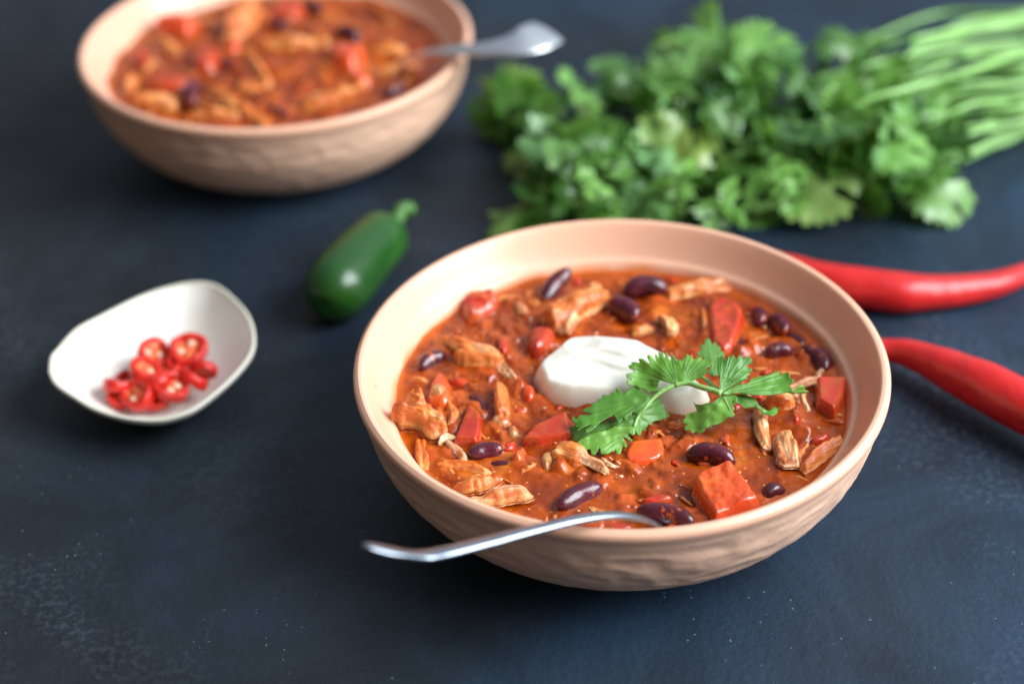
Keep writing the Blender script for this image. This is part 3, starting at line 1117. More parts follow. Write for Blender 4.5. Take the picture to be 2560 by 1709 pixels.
# ------------------------------------------------------------------ sour cream
CR = [(1326, 925), (1340, 893), (1378, 868), (1404, 840), (1420, 829), (1466, 826), (1530, 833), (1600, 844), (1645, 866), (1700, 900), (1745, 945), (1785, 985),
      (1770, 1010), (1740, 1022), (1700, 1034), (1640, 1030), (1540, 1026), (1462, 1020), (1400, 1010), (1352, 990), (1340, 958)]


def cream():
    z0 = ZS
    H = .0084
    pw = []
    for X, Y in CR:
        f = np.clip((1030 - Y) / 180, 0, 1)          # back edge is seen at its top, front edge at its foot
        pw.append(px(X, Y, z0 + H * .85 * f)[:2])
    pw = chaikin(pw, 2)
    pts, fc, ed = fill(pw, .0006)
    c = pts.mean(0)
    x, y = pts[:, 0] - c[0], pts[:, 1] - c[1]
    L = np.abs(x).max()
    pl = [(0, 0, .02, .03, 0), (-.008, -.004, .12, .05, .0), (-.002, .006, .03, -.16, .0004), (.006, -.004, -.05, .14, .0004), (.014, .002, -.16, -.04, .0), (-.004, -.007, .08, .26, .0004), (.020, -.004, -.18, .14, -.0010)]
    Z = np.stack([H + h_ + a_ * (x - x0) + b_ * (y - y0) for x0, y0, a_, b_, h_ in pl])
    kk = .00028
    top = -kk * np.log(np.exp(-(Z - Z.min(0)) / kk).sum(0)) + Z.min(0)
    top = np.maximum(top, .0052)
    # spooned steps: each a curved line with one side dragged higher
    def step(fx, hgt, sharp):
        return hgt / (1 + np.exp(-np.clip(fx / sharp, -30, 30)))
    top = top + step(y - .0045 + .35 * (x + .012) ** 2 * 60 * .4 + .0016 * np.sin(x * 260), .0014, .0003) * np.exp(-((x + .004) / .012) ** 2)
    top = top - step(-(y + .0015 + .28 * x + .0012 * np.sin(x * 330 + 1)), .0011, .00025) * np.exp(-((x - .002) / .013) ** 2)
    P = np.stack([pts[:, 0], pts[:, 1], x * 0], 1)
    rb = .0034 + .0013 * vn(P * 75 + 6, 31)
    e = np.clip(ed / rb, 0, 1)
    dome = np.clip(1.12 * np.sin(e * math.pi / 2) ** .9 - .12 * e, 0, 1)
    low = vn(P * 60 + 1, 14) * .0009 - np.abs(vn(P * np.array([90, 130, 1]) + 7, 3)) * .0009 + vn(P * np.array([80, 200, 1]) + 2, 6) * .0004
    wall = vn(P * 220 + 3, 44) * .0004 * (1 - e)
    z = -.002 + (top + .002 + low) * dome + wall + fbm(P, 420, 2, 2) * .00010
    me = mesh('sour_cream', np.stack([x, y, z], 1), fc)
    at = me.attributes.new('stain', 'FLOAT', 'POINT')
    at.data.foreach_set('value', np.clip(1 - (ed + .0006 * vn(P * 300, 3)) / .0010, 0, 1).astype(np.float32))
    o = new_obj('sour_cream', me, T_CREAM)
    o.location = (c[0], c[1], z0)
    tag(o, 'white sour cream dollop with scraped folds in the middle of the front bowl', 'sour cream')


cream()

# ------------------------------------------------------------------ cilantro sprig on the cream
SP = tag(empty('cilantro_sprig', px(1690, 960, ZS)), 'fresh green cilantro sprig lying across the cream dollop', 'herb')
SP0 = SP.location.copy()


def LP(p):
    return [(1380 + a / 3.4544, 820 + b / 3.4544) for a, b in p]


def traced_leaf(poly, zf, base, veins, mat=T_LEAF, name='leaflet', curl=.0012, step=2.2):
    """poly: leaf outline in photo pixels; zf(X,Y) its height; veins: end points of its veins, all starting at base"""
    P = np.array(LP(poly))
    pts, fc, ed = fill(P, step, .3)
    bX = np.array(LP([base])[0])
    z = np.array([zf(a, b) for a, b in pts])
    V = np.full(len(pts), 1e9)
    for e in LP(veins):
        e = np.array(e)
        ab = e - bX
        t = np.clip(((pts - bX) @ ab) / (ab @ ab), 0, 1)
        V = np.minimum(V, np.linalg.norm(pts - bX - t[:, None] * ab, axis=1) + t * 1.2)
    vein = np.exp(-(V / 2.2) ** 2)
    q = np.stack([pts[:, 0], pts[:, 1], pts[:, 0] * 0], 1)
    z = z - vein * .00005 + vn(q * .018, 5) * curl * .8 + vn(q * .05, 9) * .00022
    W = np.array([tuple(px(a, b, zz) - SP0) for (a, b), zz in zip(pts, z)])
    me = mesh(name, W, fc)
    at = me.attributes.new('vein', 'FLOAT', 'POINT')
    at.data.foreach_set('value', vein.astype(np.float32))
    o = new_obj(name, me, mat, SP)
    s = o.modifiers.new('thick', 'SOLIDIFY')
    s.thickness = .00022
    s.offset = 0
    return o


def plane(p0, z0, p1, z1, p2, z2):
    a = np.array([[*LP([p])[0], 1] for p in (p0, p1, p2)])
    k = np.linalg.solve(a, np.array([z0, z1, z2]) + ZS)
    return lambda X, Y: k[0] * X + k[1] * Y + k[2]


LA = [(1075, 488), (990, 468), (930, 448), (915, 500), (890, 545), (855, 535), (830, 560), (800, 520), (750, 520), (735, 495), (690, 497), (655, 490), (645, 455), (690, 445), (650, 430), (640, 400), (665, 388), (705, 385), (705, 365), (665, 345), (660, 320), (690, 312), (680, 295), (720, 290), (760, 300), (745, 270), (760, 258), (790, 265), (820, 290), (845, 305), (820, 250), (825, 225), (855, 232), (885, 270), (900, 290), (885, 240), (895, 210), (912, 235), (930, 258), (915, 215), (935, 203), (960, 225), (975, 260), (978, 205), (995, 212), (1010, 265), (1030, 275), (1020, 240), (1040, 232), (1065, 255), (1075, 290), (1090, 265), (1108, 300), (1120, 340), (1135, 360), (1150, 400), (1165, 420), (1140, 450), (1110, 480)]
LB = [(1120, 478), (1165, 465), (1220, 450), (1290, 425), (1320, 400), (1345, 370), (1335, 345), (1370, 330), (1372, 295), (1350, 300), (1355, 265), (1330, 272), (1320, 252), (1300, 278), (1285, 238), (1270, 260), (1262, 238), (1240, 268), (1215, 268), (1205, 225), (1190, 245), (1165, 222), (1150, 235), (1152, 262), (1120, 260), (1140, 290), (1110, 275), (1085, 305), (1080, 360), (1050, 400), (1060, 450)]
LC = [(1390, 415), (1340, 390), (1370, 330), (1360, 280), (1290, 250), (1245, 225), (1255, 200), (1300, 190), (1275, 165), (1290, 140), (1320, 148), (1315, 105), (1345, 92), (1365, 100), (1375, 142), (1395, 128), (1420, 125), (1422, 152), (1450, 160), (1455, 200), (1485, 205), (1490, 240), (1440, 262), (1430, 300), (1445, 400)]
LD = [(1430, 560), (1442, 500), (1450, 440), (1435, 390), (1425, 340), (1430, 290), (1428, 255), (1455, 250), (1470, 232), (1488, 260), (1500, 280), (1518, 235), (1535, 250), (1555, 228), (1575, 245), (1590, 275), (1612, 235), (1635, 240), (1645, 268), (1680, 245), (1710, 252), (1730, 280), (1722, 302), (1690, 318), (1675, 338), (1730, 350), (1728, 372), (1695, 388), (1716, 400), (1680, 418), (1692, 435), (1640, 460), (1620, 470), (1570, 490), (1520, 530), (1470, 570)]
LE = [(1470, 560), (1530, 520), (1610, 485), (1690, 480), (1720, 440), (1760, 425), (1860, 405), (1950, 370), (1970, 370), (1958, 402), (1990, 400), (2030, 380), (2055, 390), (2050, 430), (2088, 445), (2082, 478), (2040, 488), (2064, 510), (2082, 545), (1990, 565), (1870, 578), (1700, 575), (1600, 560), (1500, 578)]
LF = [(2040, 552), (2090, 530), (2130, 500), (2165, 492), (2182, 508), (2175, 530), (2218, 545), (2180, 562), (2120, 564), (2075, 562)]
LG = [(1460, 580), (1420, 610), (1390, 640), (1340, 645), (1290, 660), (1240, 655), (1215, 625), (1240, 680), (1255, 715), (1180, 735), (1145, 750), (1152, 775), (1122, 800), (1130, 825), (1175, 830), (1138, 852), (1150, 882), (1195, 880), (1208, 908), (1250, 892), (1270, 912), (1310, 895), (1325, 865), (1370, 845), (1430, 830), (1490, 800), (1510, 770), (1560, 768), (1582, 745), (1558, 728), (1578, 700), (1560, 670), (1600, 640), (1590, 590), (1530, 570)]
LH = [(1540, 575), (1640, 572), (1720, 590), (1760, 620), (1790, 670), (1830, 700), (1870, 715), (1900, 700), (1920, 678), (1952, 700), (1945, 735), (1905, 758), (1870, 750), (1830, 740), (1820, 758), (1808, 720), (1780, 700), (1760, 680), (1720, 682), (1660, 692), (1620, 650), (1570, 640)]
LI = [(870, 590), (790, 560), (760, 520), (720, 500), (690, 510), (650, 545), (610, 575), (600, 545), (560, 512), (550, 540), (575, 552), (500, 556), (515, 578), (430, 578), (445, 600), (385, 622), (388, 640), (330, 655), (350, 672), (290, 690), (252, 715), (310, 732), (345, 740), (300, 752), (240, 752), (205, 790), (175, 758), (168, 790), (190, 820), (215, 828), (190, 850), (232, 858), (215, 892), (300, 842), (345, 832), (282, 880), (292, 908), (335, 888), (380, 850), (420, 810), (470, 780), (530, 750), (555, 780), (572, 818), (602, 800), (610, 765), (638, 798), (660, 758), (682, 762), (695, 720), (738, 748), (762, 735), (770, 700), (800, 660)]
LJ = [(112, 885), (130, 860), (185, 850), (260, 840), (330, 850), (500, 800), (640, 760), (740, 740), (740, 790), (700, 850), (560, 860), (420, 885), (320, 930), (200, 978), (168, 955), (192, 920), (140, 935), (162, 905)]
LK = [(722, 870), (700, 850), (620, 850), (540, 850), (480, 880), (400, 895), (330, 920), (270, 950), (225, 975), (212, 1010), (260, 1012), (258, 1035), (300, 1052), (330, 1042), (342, 1088), (368, 1098), (390, 1068), (410, 1025), (420, 1082), (440, 1092), (480, 1085), (508, 1072), (515, 1010), (530, 955), (522, 1030), (508, 1062), (530, 1068), (545, 1045), (562, 1090), (592, 1080), (602, 1050), (608, 1015), (640, 1035), (648, 1010), (622, 965), (612, 935), (650, 960), (682, 984), (692, 965), (662, 932), (650, 908), (700, 928), (718, 910)]
LL = [(760, 720), (850, 640), (930, 602), (948, 625), (935, 650), (978, 662), (968, 692), (1002, 735), (1018, 755), (990, 775), (930, 795), (868, 808), (852, 838), (828, 828), (820, 852), (802, 858), (808, 888), (778, 878), (762, 928), (738, 920), (720, 880), (700, 850), (720, 800)]
mm = .001
traced_leaf(LC, plane((1390, 415), 10 * mm, (1345, 92), 7 * mm, (1490, 240), 8 * mm), (1395, 410), [(1345, 110), (1290, 200), (1450, 210)])
traced_leaf(LJ, plane((740, 790), 5 * mm, (112, 885), 2.6 * mm, (420, 885), 3 * mm), (740, 780), [(150, 890), (200, 960), (300, 860)])
traced_leaf(LL, plane((760, 720), 5.5 * mm, (1000, 750), 3 * mm, (745, 915), 2.4 * mm), (740, 740), [(990, 750), (930, 640), (760, 900), (850, 820)])
traced_leaf(LK, plane((720, 870), 5.5 * mm, (215, 1000), 4 * mm, (440, 1090), 2.2 * mm), (720, 862), [(225, 1000), (365, 1085), (450, 1080), (570, 1075), (680, 970)])
traced_leaf(LI, plane((860, 600), 9 * mm, (190, 800), 6 * mm, (600, 780), 7.2 * mm), (850, 600), [(200, 800), (290, 890), (560, 530), (720, 510), (270, 710), (580, 800), (690, 740), (380, 640)])
traced_leaf(LG, plane((1530, 580), 12 * mm, (1140, 800), 5.5 * mm, (1320, 880), 3.8 * mm), (1480, 590), [(1140, 790), (1250, 900), (1200, 740), (1560, 750), (1230, 650)])
traced_leaf(LH, plane((1540, 575), 12 * mm, (1930, 720), 5.5 * mm, (1660, 690), 9 * mm), (1500, 570), [(1930, 715), (1760, 640), (1650, 680)])
traced_leaf(LB, plane((1120, 478), 11.5 * mm, (1180, 230), 15 * mm, (1370, 300), 14 * mm), (1110, 480), [(1170, 240), (1210, 240), (1270, 260), (1320, 270), (1365, 310)])
traced_leaf(LA, plane((1075, 488), 11.8 * mm, (760, 265), 14.5 * mm, (830, 550), 9.5 * mm), (1080, 486), [(660, 320), (760, 270), (830, 235), (925, 210), (985, 215), (1040, 245), (650, 410), (660, 480), (840, 545)])
traced_leaf(LF, plane((2050, 550), 11 * mm, (2215, 545), 8 * mm, (2165, 492), 11 * mm), (2050, 552), [(2200, 545), (2165, 505)])
traced_leaf(LE, plane((1470, 560), 13 * mm, (2080, 540), 11 * mm, (1970, 375), 13 * mm), (1450, 566), [(1965, 380), (2050, 400), (2080, 470), (2070, 540), (1860, 520)])
traced_leaf(LD, plane((1430, 560), 12.5 * mm, (1440, 250), 18 * mm, (1720, 300), 17 * mm), (1440, 560), [(1470, 240), (1530, 240), (1560, 240), (1630, 250), (1710, 270), (1720, 360), (1690, 425)])


def sprig_stem(pts, zs, r0, r1):
    q = LP(pts)
    path = smooth_path([px(a, b, ZS + z * mm) - SP0 for (a, b), z in zip(q, zs)], 24)
    rr = [r0 + (r1 - r0) * i / 24 for i in range(25)]
    V, Fc = sweep(path, rr, rr, 10)
    new_obj('stem', mesh('stem', V, Fc), T_STEM, SP)


sprig_stem([(705, 860), (745, 760), (800, 690), (870, 610), (950, 545), (1060, 492), (1130, 477), (1190, 477)], [4.5, 6, 8, 9.5, 11, 12, 12.2, 12.4], .0005, .0007)
sprig_stem([(1060, 492), (1130, 476), (1190, 476), (1260, 500), (1340, 524), (1400, 540), (1460, 566)], [12, 12.4, 12.6, 12.8, 13, 13, 13], .0008, .0009)
sprig_stem([(1300, 425), (1350, 460), (1390, 500), (1440, 550)], [13, 12.5, 12.5, 12.8], .0006, .0008)
sprig_stem([(860, 550), (940, 535), (1010, 512)], [9.6, 11, 11.8], .0005, .0006)

# ------------------------------------------------------------------ spoons


def spoon(pts, widths, thick, rolls, label, steel):
    N = 60
    path = smooth_path([px(a, b, z) for a, b, z in pts], N)
    m = len(widths) - 1

    def interp(L, t):
        t *= m
        i = min(int(t), m - 1)
        u = t - i
        u = u * u * (3 - 2 * u)
        return L[i] * (1 - u) + L[i + 1] * u
    W = [interp(widths, i / N) for i in range(N + 1)]
    T = [interp(thick, i / N) for i in range(N + 1)]
    R = [interp(rolls, i / N) for i in range(N + 1)]
    # rounded end
    ne = 5 if steel is T_STEELD else 2
    for i in range(ne):
        k = math.sqrt(1 - (1 - (i + .5) / (ne + .5)) ** 2)
        W[N - i] *= k
        T[N - i] *= k
    o0 = path[0].copy()
    s = empty('spoon', o0)
    V, Fc = sweep([p - o0 for p in path], W, T, 20, roll=R)
    new_obj('handle', mesh('handle', V, Fc), steel, s)
    # the spoon's own bowl, down in the chili
    d = (path[0] - path[4])
    d.normalize()
    d = Vector((d.x, d.y, -.12)).normalized()
    side = d.cross(Vector((0, 0, 1))).normalized()
    n_ = side.cross(d)
    V, n, mseg = [], 14, 24
    for sgn in (1, 0):
        for i in range(n + 1):
            for j in range(mseg):
                a = 2 * math.pi * j / mseg
                rr = i / n
                v = d * (.026 + .028 * rr * math.cos(a)) + side * .019 * rr * math.sin(a) + n_ * ((rr * rr - 1) * .0075 + .0012 * sgn)
                V.append(v)
    f1 = grid_faces(n + 1, mseg)
    k = (n + 1) * mseg
    f2 = [tuple(k + q for q in reversed(f)) for f in f1]
    e = [(n * mseg + j, n * mseg + (j + 1) % mseg, k + n * mseg + (j + 1) % mseg, k + n * mseg + j) for j in range(mseg)]
    new_obj('scoop', mesh('scoop', V, f1 + f2 + e), T_STEEL, s)
    tag(s, label, 'spoon', 'steel spoons in the chili bowls')
    return s


spoon([(1668, 1338, .028), (1645, 1316, .035), (1600, 1296, .0425), (1530, 1287, .0490), (1440, 1299, .0535), (1330, 1325, .0570), (1210, 1356, .0600), (1120, 1378, .0625),
       (1055, 1388, .0640), (985, 1379, .0690), (908, 1362, .0740)],
      [.0020, .0018, .0018, .0019, .0021, .0025, .0029, .0031, .0031, .0030, .0026], [.0011, .0011, .0011, .0011, .0012, .0012, .0012, .0012, .0011, .0010, .0009],
      [.0, .0, -.1, -.2, -.3, -.4, -.4, -.4, -.35, -.3, -.3], 'blurred steel spoon handle crossing the front rim of the near bowl', T_STEELD)
spoon([(985, 165, .034), (1040, 140, .042), (1100, 130, .0490), (1170, 124, .0530), (1230, 120, .0565), (1290, 110, .0590), (1335, 95, .0598), (1374, 78, .0585)],
      [.0022, .0024, .0030, .0040, .0054, .0070, .0082, .0082], [.0011, .0011, .0011, .0011, .0011, .0011, .001, .0009],
      [-.1, -.1, -.1, -.18, -.25, -.28, -.28, -.28], 'steel spoon with flared handle end leaning out of the back bowl', T_STEEL)

# ------------------------------------------------------------------ small dish and chili slices
RIMP = [(125.5, 924), (130, 890), (147, 869), (194, 818), (262, 783.5), (338, 745), (406.5, 720), (475, 705), (534, 711), (581, 745), (619, 792), (632, 839), (624, 881), (585, 932.5), (530, 984), (475, 1022), (415, 1041), (355, 1043), (292, 1033), (228, 1011), (172, 977), (138, 950)]


def dish():
    n = len(RIMP)
    P3 = []
    for k, (X, Y) in enumerate(RIMP):
        # both long ends of the dish ride higher than its sides
        t = (X - 125) / 507
        z = .0150 + .0045 * abs(2 * t - 1) ** 2
        P3.append(px(X, Y, z))
    c2 = smooth_path(P3 + [P3[0]], 132)[:-1]
    ctr = sum(c2, Vector()) / len(c2)
    m = len(c2)
    base = Vector((ctr.x + .004, ctr.y - .002, 0))
    V, Fc = [], []
    ed = []
    prof_in = [(1.0, 1.0), (.985, .985), (.955, .90), (.90, .75), (.82, .56), (.72, .38), (.60, .24), (.46, .14), (.30, .085), (.15, .07), (.01, .068)]
    prof_out = [(1.0, 1.0), (1.020, .99), (1.026, .95), (1.005, .86), (.93, .70), (.82, .52), (.69, .33), (.56, .16), (.46, .05), (.40, .0), (.01, .002)]
    for prof in (prof_in, prof_out):
        pp = smooth_path([Vector((a, b, 0)) for a, b in prof], 40)
        for q in pp:
            for p in c2:
                f, hz = q.x, q.y
                b = base + (Vector((ctr.x, ctr.y, 0)) - base) * min(f, 1)
                V.append((b.x + (p.x - ctr.x) * f, b.y + (p.y - ctr.y) * f, max(p.z * hz, 0)))
                ed.append(max(0, 1 - abs(1 - hz) * 12) if f > .9 else 0)
    V = np.array(V)
    k = 41 * m
    q = V.copy()
    V[:, 2] += fbm(q, 60, 2, 4) * .0005 * (V[:, 2] > .002)
    Fc = [tuple(reversed(f)) for f in grid_faces(41, m)]
    Fc += [tuple(k + i for i in f) for f in grid_faces(41, m)]
    V -= np.array([base.x, base.y, 0])
    me = mesh('small_dish', V, Fc)
    at = me.attributes.new('edge', 'FLOAT', 'POINT')
    at.data.foreach_set('value', np.array(ed, np.float32))
    o = new_obj('small_dish', me, T_DISH)
    o.location = base
    tag(o, 'small pearly white egg shaped dish holding red chili slices', 'dish')


dish()


def ring_mesh(seed):
    r = random.Random(seed)
    n, m = 40, 10
    V = []
    for i in range(n):
        a = 2 * math.pi * i / n
        R = 1 + .06 * math.sin(a * 2 + seed) + .04 * math.sin(3 * a + seed * 2)
        for j in range(m):
            b = 2 * math.pi * j / m
            V.append(((R * 1.08 - .22 + .22 * math.copysign(abs(math.cos(b)) ** .45, math.cos(b))) * math.cos(a), (R * 1.08 - .22 + .22 * math.copysign(abs(math.cos(b)) ** .45, math.cos(b))) * math.sin(a), .34 * math.copysign(abs(math.sin(b)) ** .45, math.sin(b)) * (1 + .1 * math.sin(a * 5))))
    f = []
    for i in range(n):
        for j in range(m):
            f.append((i * m + j, ((i + 1) % n) * m + j, ((i + 1) % n) * m + (j + 1) % m, i * m + (j + 1) % m))
    return mesh('flesh', V, f)


def pith_mesh(seed):
    """the paler flesh inside a slice, with three seed hollows"""
    rr = np.concatenate([np.linspace(.02, .80, 12), np.linspace(.80, .02, 6)])
    a = np.linspace(0, 2 * math.pi, 36, endpoint=False)
    Rr, A = np.meshgrid(rr, a, indexing='ij')
    top = (np.arange(18) < 12)[:, None] * np.ones_like(A)
    hol = np.exp(-((Rr - .45) / .17) ** 2) * np.clip(np.cos(3 * A + seed), 0, 1) ** 1.5
    z = np.where(top > 0, .16 - .26 * hol + .03 * np.sin(5 * A + 9 * Rr), -.16)
    V = np.stack([(Rr * np.cos(A)).ravel(), (Rr * np.sin(A)).ravel(), z.ravel()], 1)
    return mesh('pith', V, [tuple(reversed(f)) for f in grid_faces(18, 36)])


def seed_mesh():
    V, Fc = lathe([(.001, .06), (.12, .06), (.20, .03), (.22, 0), (.20, -.03), (.12, -.06), (.001, -.06)], 12)
    V[:, 1] *= .8
    return mesh('seed', V, [tuple(reversed(f)) for f in Fc])


RM = [ring_mesh(s) for s in range(3)]
PM = [pith_mesh(s) for s in range(3)]
SM = seed_mesh()
RINGS = [
    (470, 876, 45, .0115, 1, .35, .1, 'largest round chili slice with two pale seeds, rear right of the pile'),
    (383, 882, 38, .0110, 1, .45, -.2, 'round chili slice at the rear left of the pile'),
    (362, 925, 38, .0125, 0, .2, -.3, 'chili slice lying in front of the rear left slice'),
    (296, 963, 40, .0095, 1, .3, -.5, 'leftmost chili slice in the small dish'),
    (345, 986, 42, .0100, 0, .5, .1, 'chili slice with dark hollows at the front of the pile'),
    (425, 966, 42, .0110, 2, .3, .3, 'orange centred chili slice at the front right of the pile'),
    (482, 948, 38, .0100, 1, .5, .7, 'chili slice with one seed at the right of the pile'),
    (510, 925, 30, .0085, 0, 1.2, .5, 'narrow tilted chili slice at the far right edge of the pile'),
    (420, 925, 36, .0085, 0, .2, .2, 'chili slice in the middle of the pile, mostly covered'),
    (388, 1000, 32, .0065, 0, .1, .0, 'low chili slice between the two front ones'),
    (452, 905, 36, .0090, 1, .3, .2, 'chili slice in the middle right, under the two rear slices'),
    (300, 990, 32, .0070, 0, .2, -.2, 'low chili slice at the front left of the pile'),
    (390, 955, 38, .0115, 1, .4, .3, 'chili slice on top of the centre of the pile'),
    (318, 935, 30, .0070, 0, .6, -.4, 'small chili slice wedged behind the leftmost one'),
]
for i, (X, Y, R, z, ns, tx, ty, lab) in enumerate(RINGS):
    s = pxs(X, Y, z) * R
    e = empty('chili_slice', px(X, Y, z))
    e.rotation_euler = (tx, ty, i * 1.3)
    a = new_obj('flesh', RM[i % 3], T_RING, e)
    b = new_obj('pith', PM[i % 3], T_PITH, e)
    a.scale = b.scale = (s, s, s * 1.1)
    for k in range(ns + 1):
        if ns == 0 and k:
            break
        an = 1.2 + 2.4 * k + i
        q = new_obj('seed', SM, T_SEED, e)
        q.scale = (s * 1.05, s * 1.05, s * 1.3)
        q.location = (math.cos(an) * s * .42, math.sin(an) * s * .42, s * .17)
    tag(e, lab, 'chili slice', 'red chili slices in the small dish')

# ------------------------------------------------------------------ jalapeno


def jalapeno():
    z = .0118
    a, b = px(806, 766, z), px(984, 568, z)
    L = (b - a).length
    d = (b - a).normalized()
    e = empty('jalapeno', px(895, 655, 0))
    o0 = e.location.copy()
    N = 44
    side = d.cross(Vector((0, 0, 1)))
    path, R = [], []
    for i in range(N + 1):
        t = i / N
        path.append(a + d * (L * t) + side * (.0010 * math.sin(t * 3.1) * -1) + Vector((0, 0, .0006 * math.sin(t * 3.1))) - o0)
        r = .0122 * (1 - (1 - min(t / .26, 1)) ** 2.4) ** .5 * (1 - .20 * max(0, t - .35))
        r *= (1 - max(0, (t - .80) / .2) ** 2.4 * .62)
        R.append(max(r, .0003))

    def disp(V):
        q = fbm(V, 55, 2, 3)
        n = V - np.array([tuple(path[min(i // 32, N)]) for i in range(len(V))])
        return V + n * (.05 * q)[:, None]
    V, Fc = sweep(path, R, R, 32, disp=disp)
    new_obj('pepper_body', mesh('pepper_body', V, Fc), T_JAL, e)
    s0 = path[-1] - d * .0010
    V, Fc = sweep([s0 - d * .0014, s0, s0 + d * .0012, s0 + d * .0022], [.0044, .0042, .0032, .0022], [.0044, .0042, .0032, .0022], 20)
    new_obj('calyx', mesh('calyx', V, Fc), T_JSTEM, e)
    p = [s0, px(996, 540, z + .002) - o0, px(1003, 526, z + .003) - o0, px(1014, 520, z + .003) - o0, px(1025, 526, z + .001) - o0]
    sp = smooth_path(p, 20)
    rr = [.0031 - .0007 * i / 20 + (.0006 if i > 16 else 0) for i in range(21)]
    V, Fc = sweep(sp, rr, rr, 14)
    st = new_obj('stem', mesh('stem', V, Fc), T_JSTEM, e)
    t = (sp[-1] - sp[-2]).normalized()
    V, Fc = sweep([sp[-1] + t * .0001, sp[-1] + t * .0006], [.0026, .0023], [.0026, .0023], 14)
    new_obj('stem_cut', mesh('stem_cut', V, Fc), T_CUT, st)
    tag(e, 'whole glossy green jalapeno lying between the two bowls', 'chili pepper')


jalapeno()

# ------------------------------------------------------------------ red chilies


def chili(pts, label, lift=0):
    """pts: (X, Ytop, Ybottom) outline pairs in photo pixels"""
    path, R = [], []
    for X, Yt, Yb in pts:
        Yc = (Yt + Yb) / 2
        s = pxs(X, Yc, .008)
        r = (Yb - Yt) / 2 * s * .89
        path.append(px(X, Yc, r + lift))
        R.append(r)
    N = 70
    rp_ = smooth_path([Vector((r, 0, 0)) for r in R], N)
    pa = smooth_path(path, N)
    rr = [max(v.x, .0004) for v in rp_]
    o0 = Vector((pa[N // 2].x, pa[N // 2].y, 0))
    e = empty('red_chili', o0)
    q = [p - o0 for p in pa]

    def disp(V):
        n = V - np.array([tuple(q[min(i // 32, N)]) for i in range(len(V))])
        return V + n * (.08 * fbm(V, 42, 2, 6) + .035 * vn(V * np.array([60, 260, 260]), 9))[:, None]
    V, Fc = sweep(q, rr, rr, 32, disp=disp)
    new_obj('pepper_body', mesh('pepper_body', V, Fc), T_CHILI, e)
    # stem end, hidden behind the bowl
    d = (q[0] - q[3]).normalized()
    V, Fc = sweep([q[0] - d * .002, q[0] + d * .002, q[0] + d * .004], [rr[0] * 1.02, rr[0] * .8, .0022], [rr[0] * 1.02, rr[0] * .8, .0022], 18)
    cal = new_obj('calyx', mesh('calyx', V, Fc), T_JSTEM, e)
    V, Fc = sweep(smooth_path([q[0] + d * .003, q[0] + d * .012, q[0] + d * .02 + Vector((0, .004, .003))], 10), .0018, .0018, 12)
    new_obj('stem', mesh('stem', V, Fc), T_JSTEM, e)
    tag(e, label, 'chili pepper', 'whole red chilies on the right')


chili([(1915, 618, 705), (1969, 631, 735), (2072, 650, 765), (2169, 664, 780), (2244, 673, 787), (2313, 680, 782), (2417, 680, 767), (2486, 674, 749), (2537, 662, 725), (2570, 653, 698), (2610, 648, 680), (2660, 645, 660)],
      'upper red chili lying level behind the right side of the front bowl')
chili([(2110, 850, 915), (2160, 846, 912), (2210, 842, 909), (2262, 842, 922), (2320, 852, 950), (2380, 868, 985), (2440, 888, 1020), (2500, 914, 1055), (2560, 949, 1087), (2640, 1004, 1132), (2720, 1070, 1180), (2800, 1146, 1226), (2860, 1210, 1256)],
      'lower red chili running down to the right edge beside the front bowl', lift=.0035)

# ------------------------------------------------------------------ cilantro bunch
HALF = [(.0, .0), (.03, .02), (.05, .16), (.20, .19), (.34, .05), (.45, .07), (.45, .17), (.60, .15), (.62, .26), (.52, .32), (.70, .38), (.70, .49), (.55, .48), (.60, .60), (.48, .62), (.34, .50), (.20, .46), (.22, .58), (.42, .66), (.50, .76), (.36, .76), (.44, .88), (.33, .93), (.22, .82), (.22, .98), (.11, .98), (.08, .86)]
LEAF2D = HALF + [(0, 1.04)] + [(-x, y) for x, y in reversed(HALF[1:])]
LEAF2D = LEAF2D[1:] if LEAF2D[0] == (0, 0) else LEAF2D


def leaf_mesh(seed):
    r = random.Random(seed)
    P = chaikin(np.array([(x * r.uniform(.9, 1.1), y) for x, y in LEAF2D]), 1)
    pts, fc, ed = fill(P, .075, .2)
    x, y = pts[:, 0], pts[:, 1]
    V = np.full(len(pts), 1e9)
    for ex, ey in ((0, .95), (.55, .25), (-.55, .25), (.55, .48), (-.55, .48), (.33, .8), (-.33, .8)):
        ab = np.array([ex, ey])
        t = np.clip((pts @ ab) / (ab @ ab), 0, 1)
        V = np.minimum(V, np.linalg.norm(pts - t[:, None] * ab, axis=1))
    vein = np.exp(-(V / .025) ** 2)
    cu, cv = r.uniform(-.5, .9), r.uniform(-.6, .3)
    P3 = np.stack([x * 2.5 + seed * 3, y * 2.5, x * 0], 1)
    z = -cu * x * x + cv * (y - .3) ** 2 + vn(P3, seed) * .12 - vein * .02
    me = mesh('leaf', np.stack([x, y, z], 1), fc)
    at = me.attributes.new('vein', 'FLOAT', 'POINT')
    at.data.foreach_set('value', vein.astype(np.float32))
    return me


LM = [leaf_mesh(s) for s in range(8)]
BUN = [(1195, 275), (1290, 235), (1370, 210), (1450, 205), (1530, 180), (1600, 140), (1680, 110), (1700, 65), (1760, 50), (1800, 80), (1850, 100), (1930, 85), (1975, 120), (2010, 175), (2060, 165), (2110, 85), (2150, 95), (2200, 85), (2270, 85), (2330, 130), (2400, 170), (2440, 230), (2380, 320), (2360, 400), (2345, 470), (2310, 510), (2230, 470), (2200, 490), (2180, 460), (2080, 490), (2070, 530), (1990, 530), (1950, 520), (1900, 570), (1800, 560), (1600, 560), (1400, 560), (1260, 575), (1300, 520), (1360, 460), (1390, 420), (1320, 360), (1220, 325)]
bun = empty('cilantro_bunch', px(1850, 380, 0))
BU0 = bun.location.copy()
Pn = np.array(BUN, float)


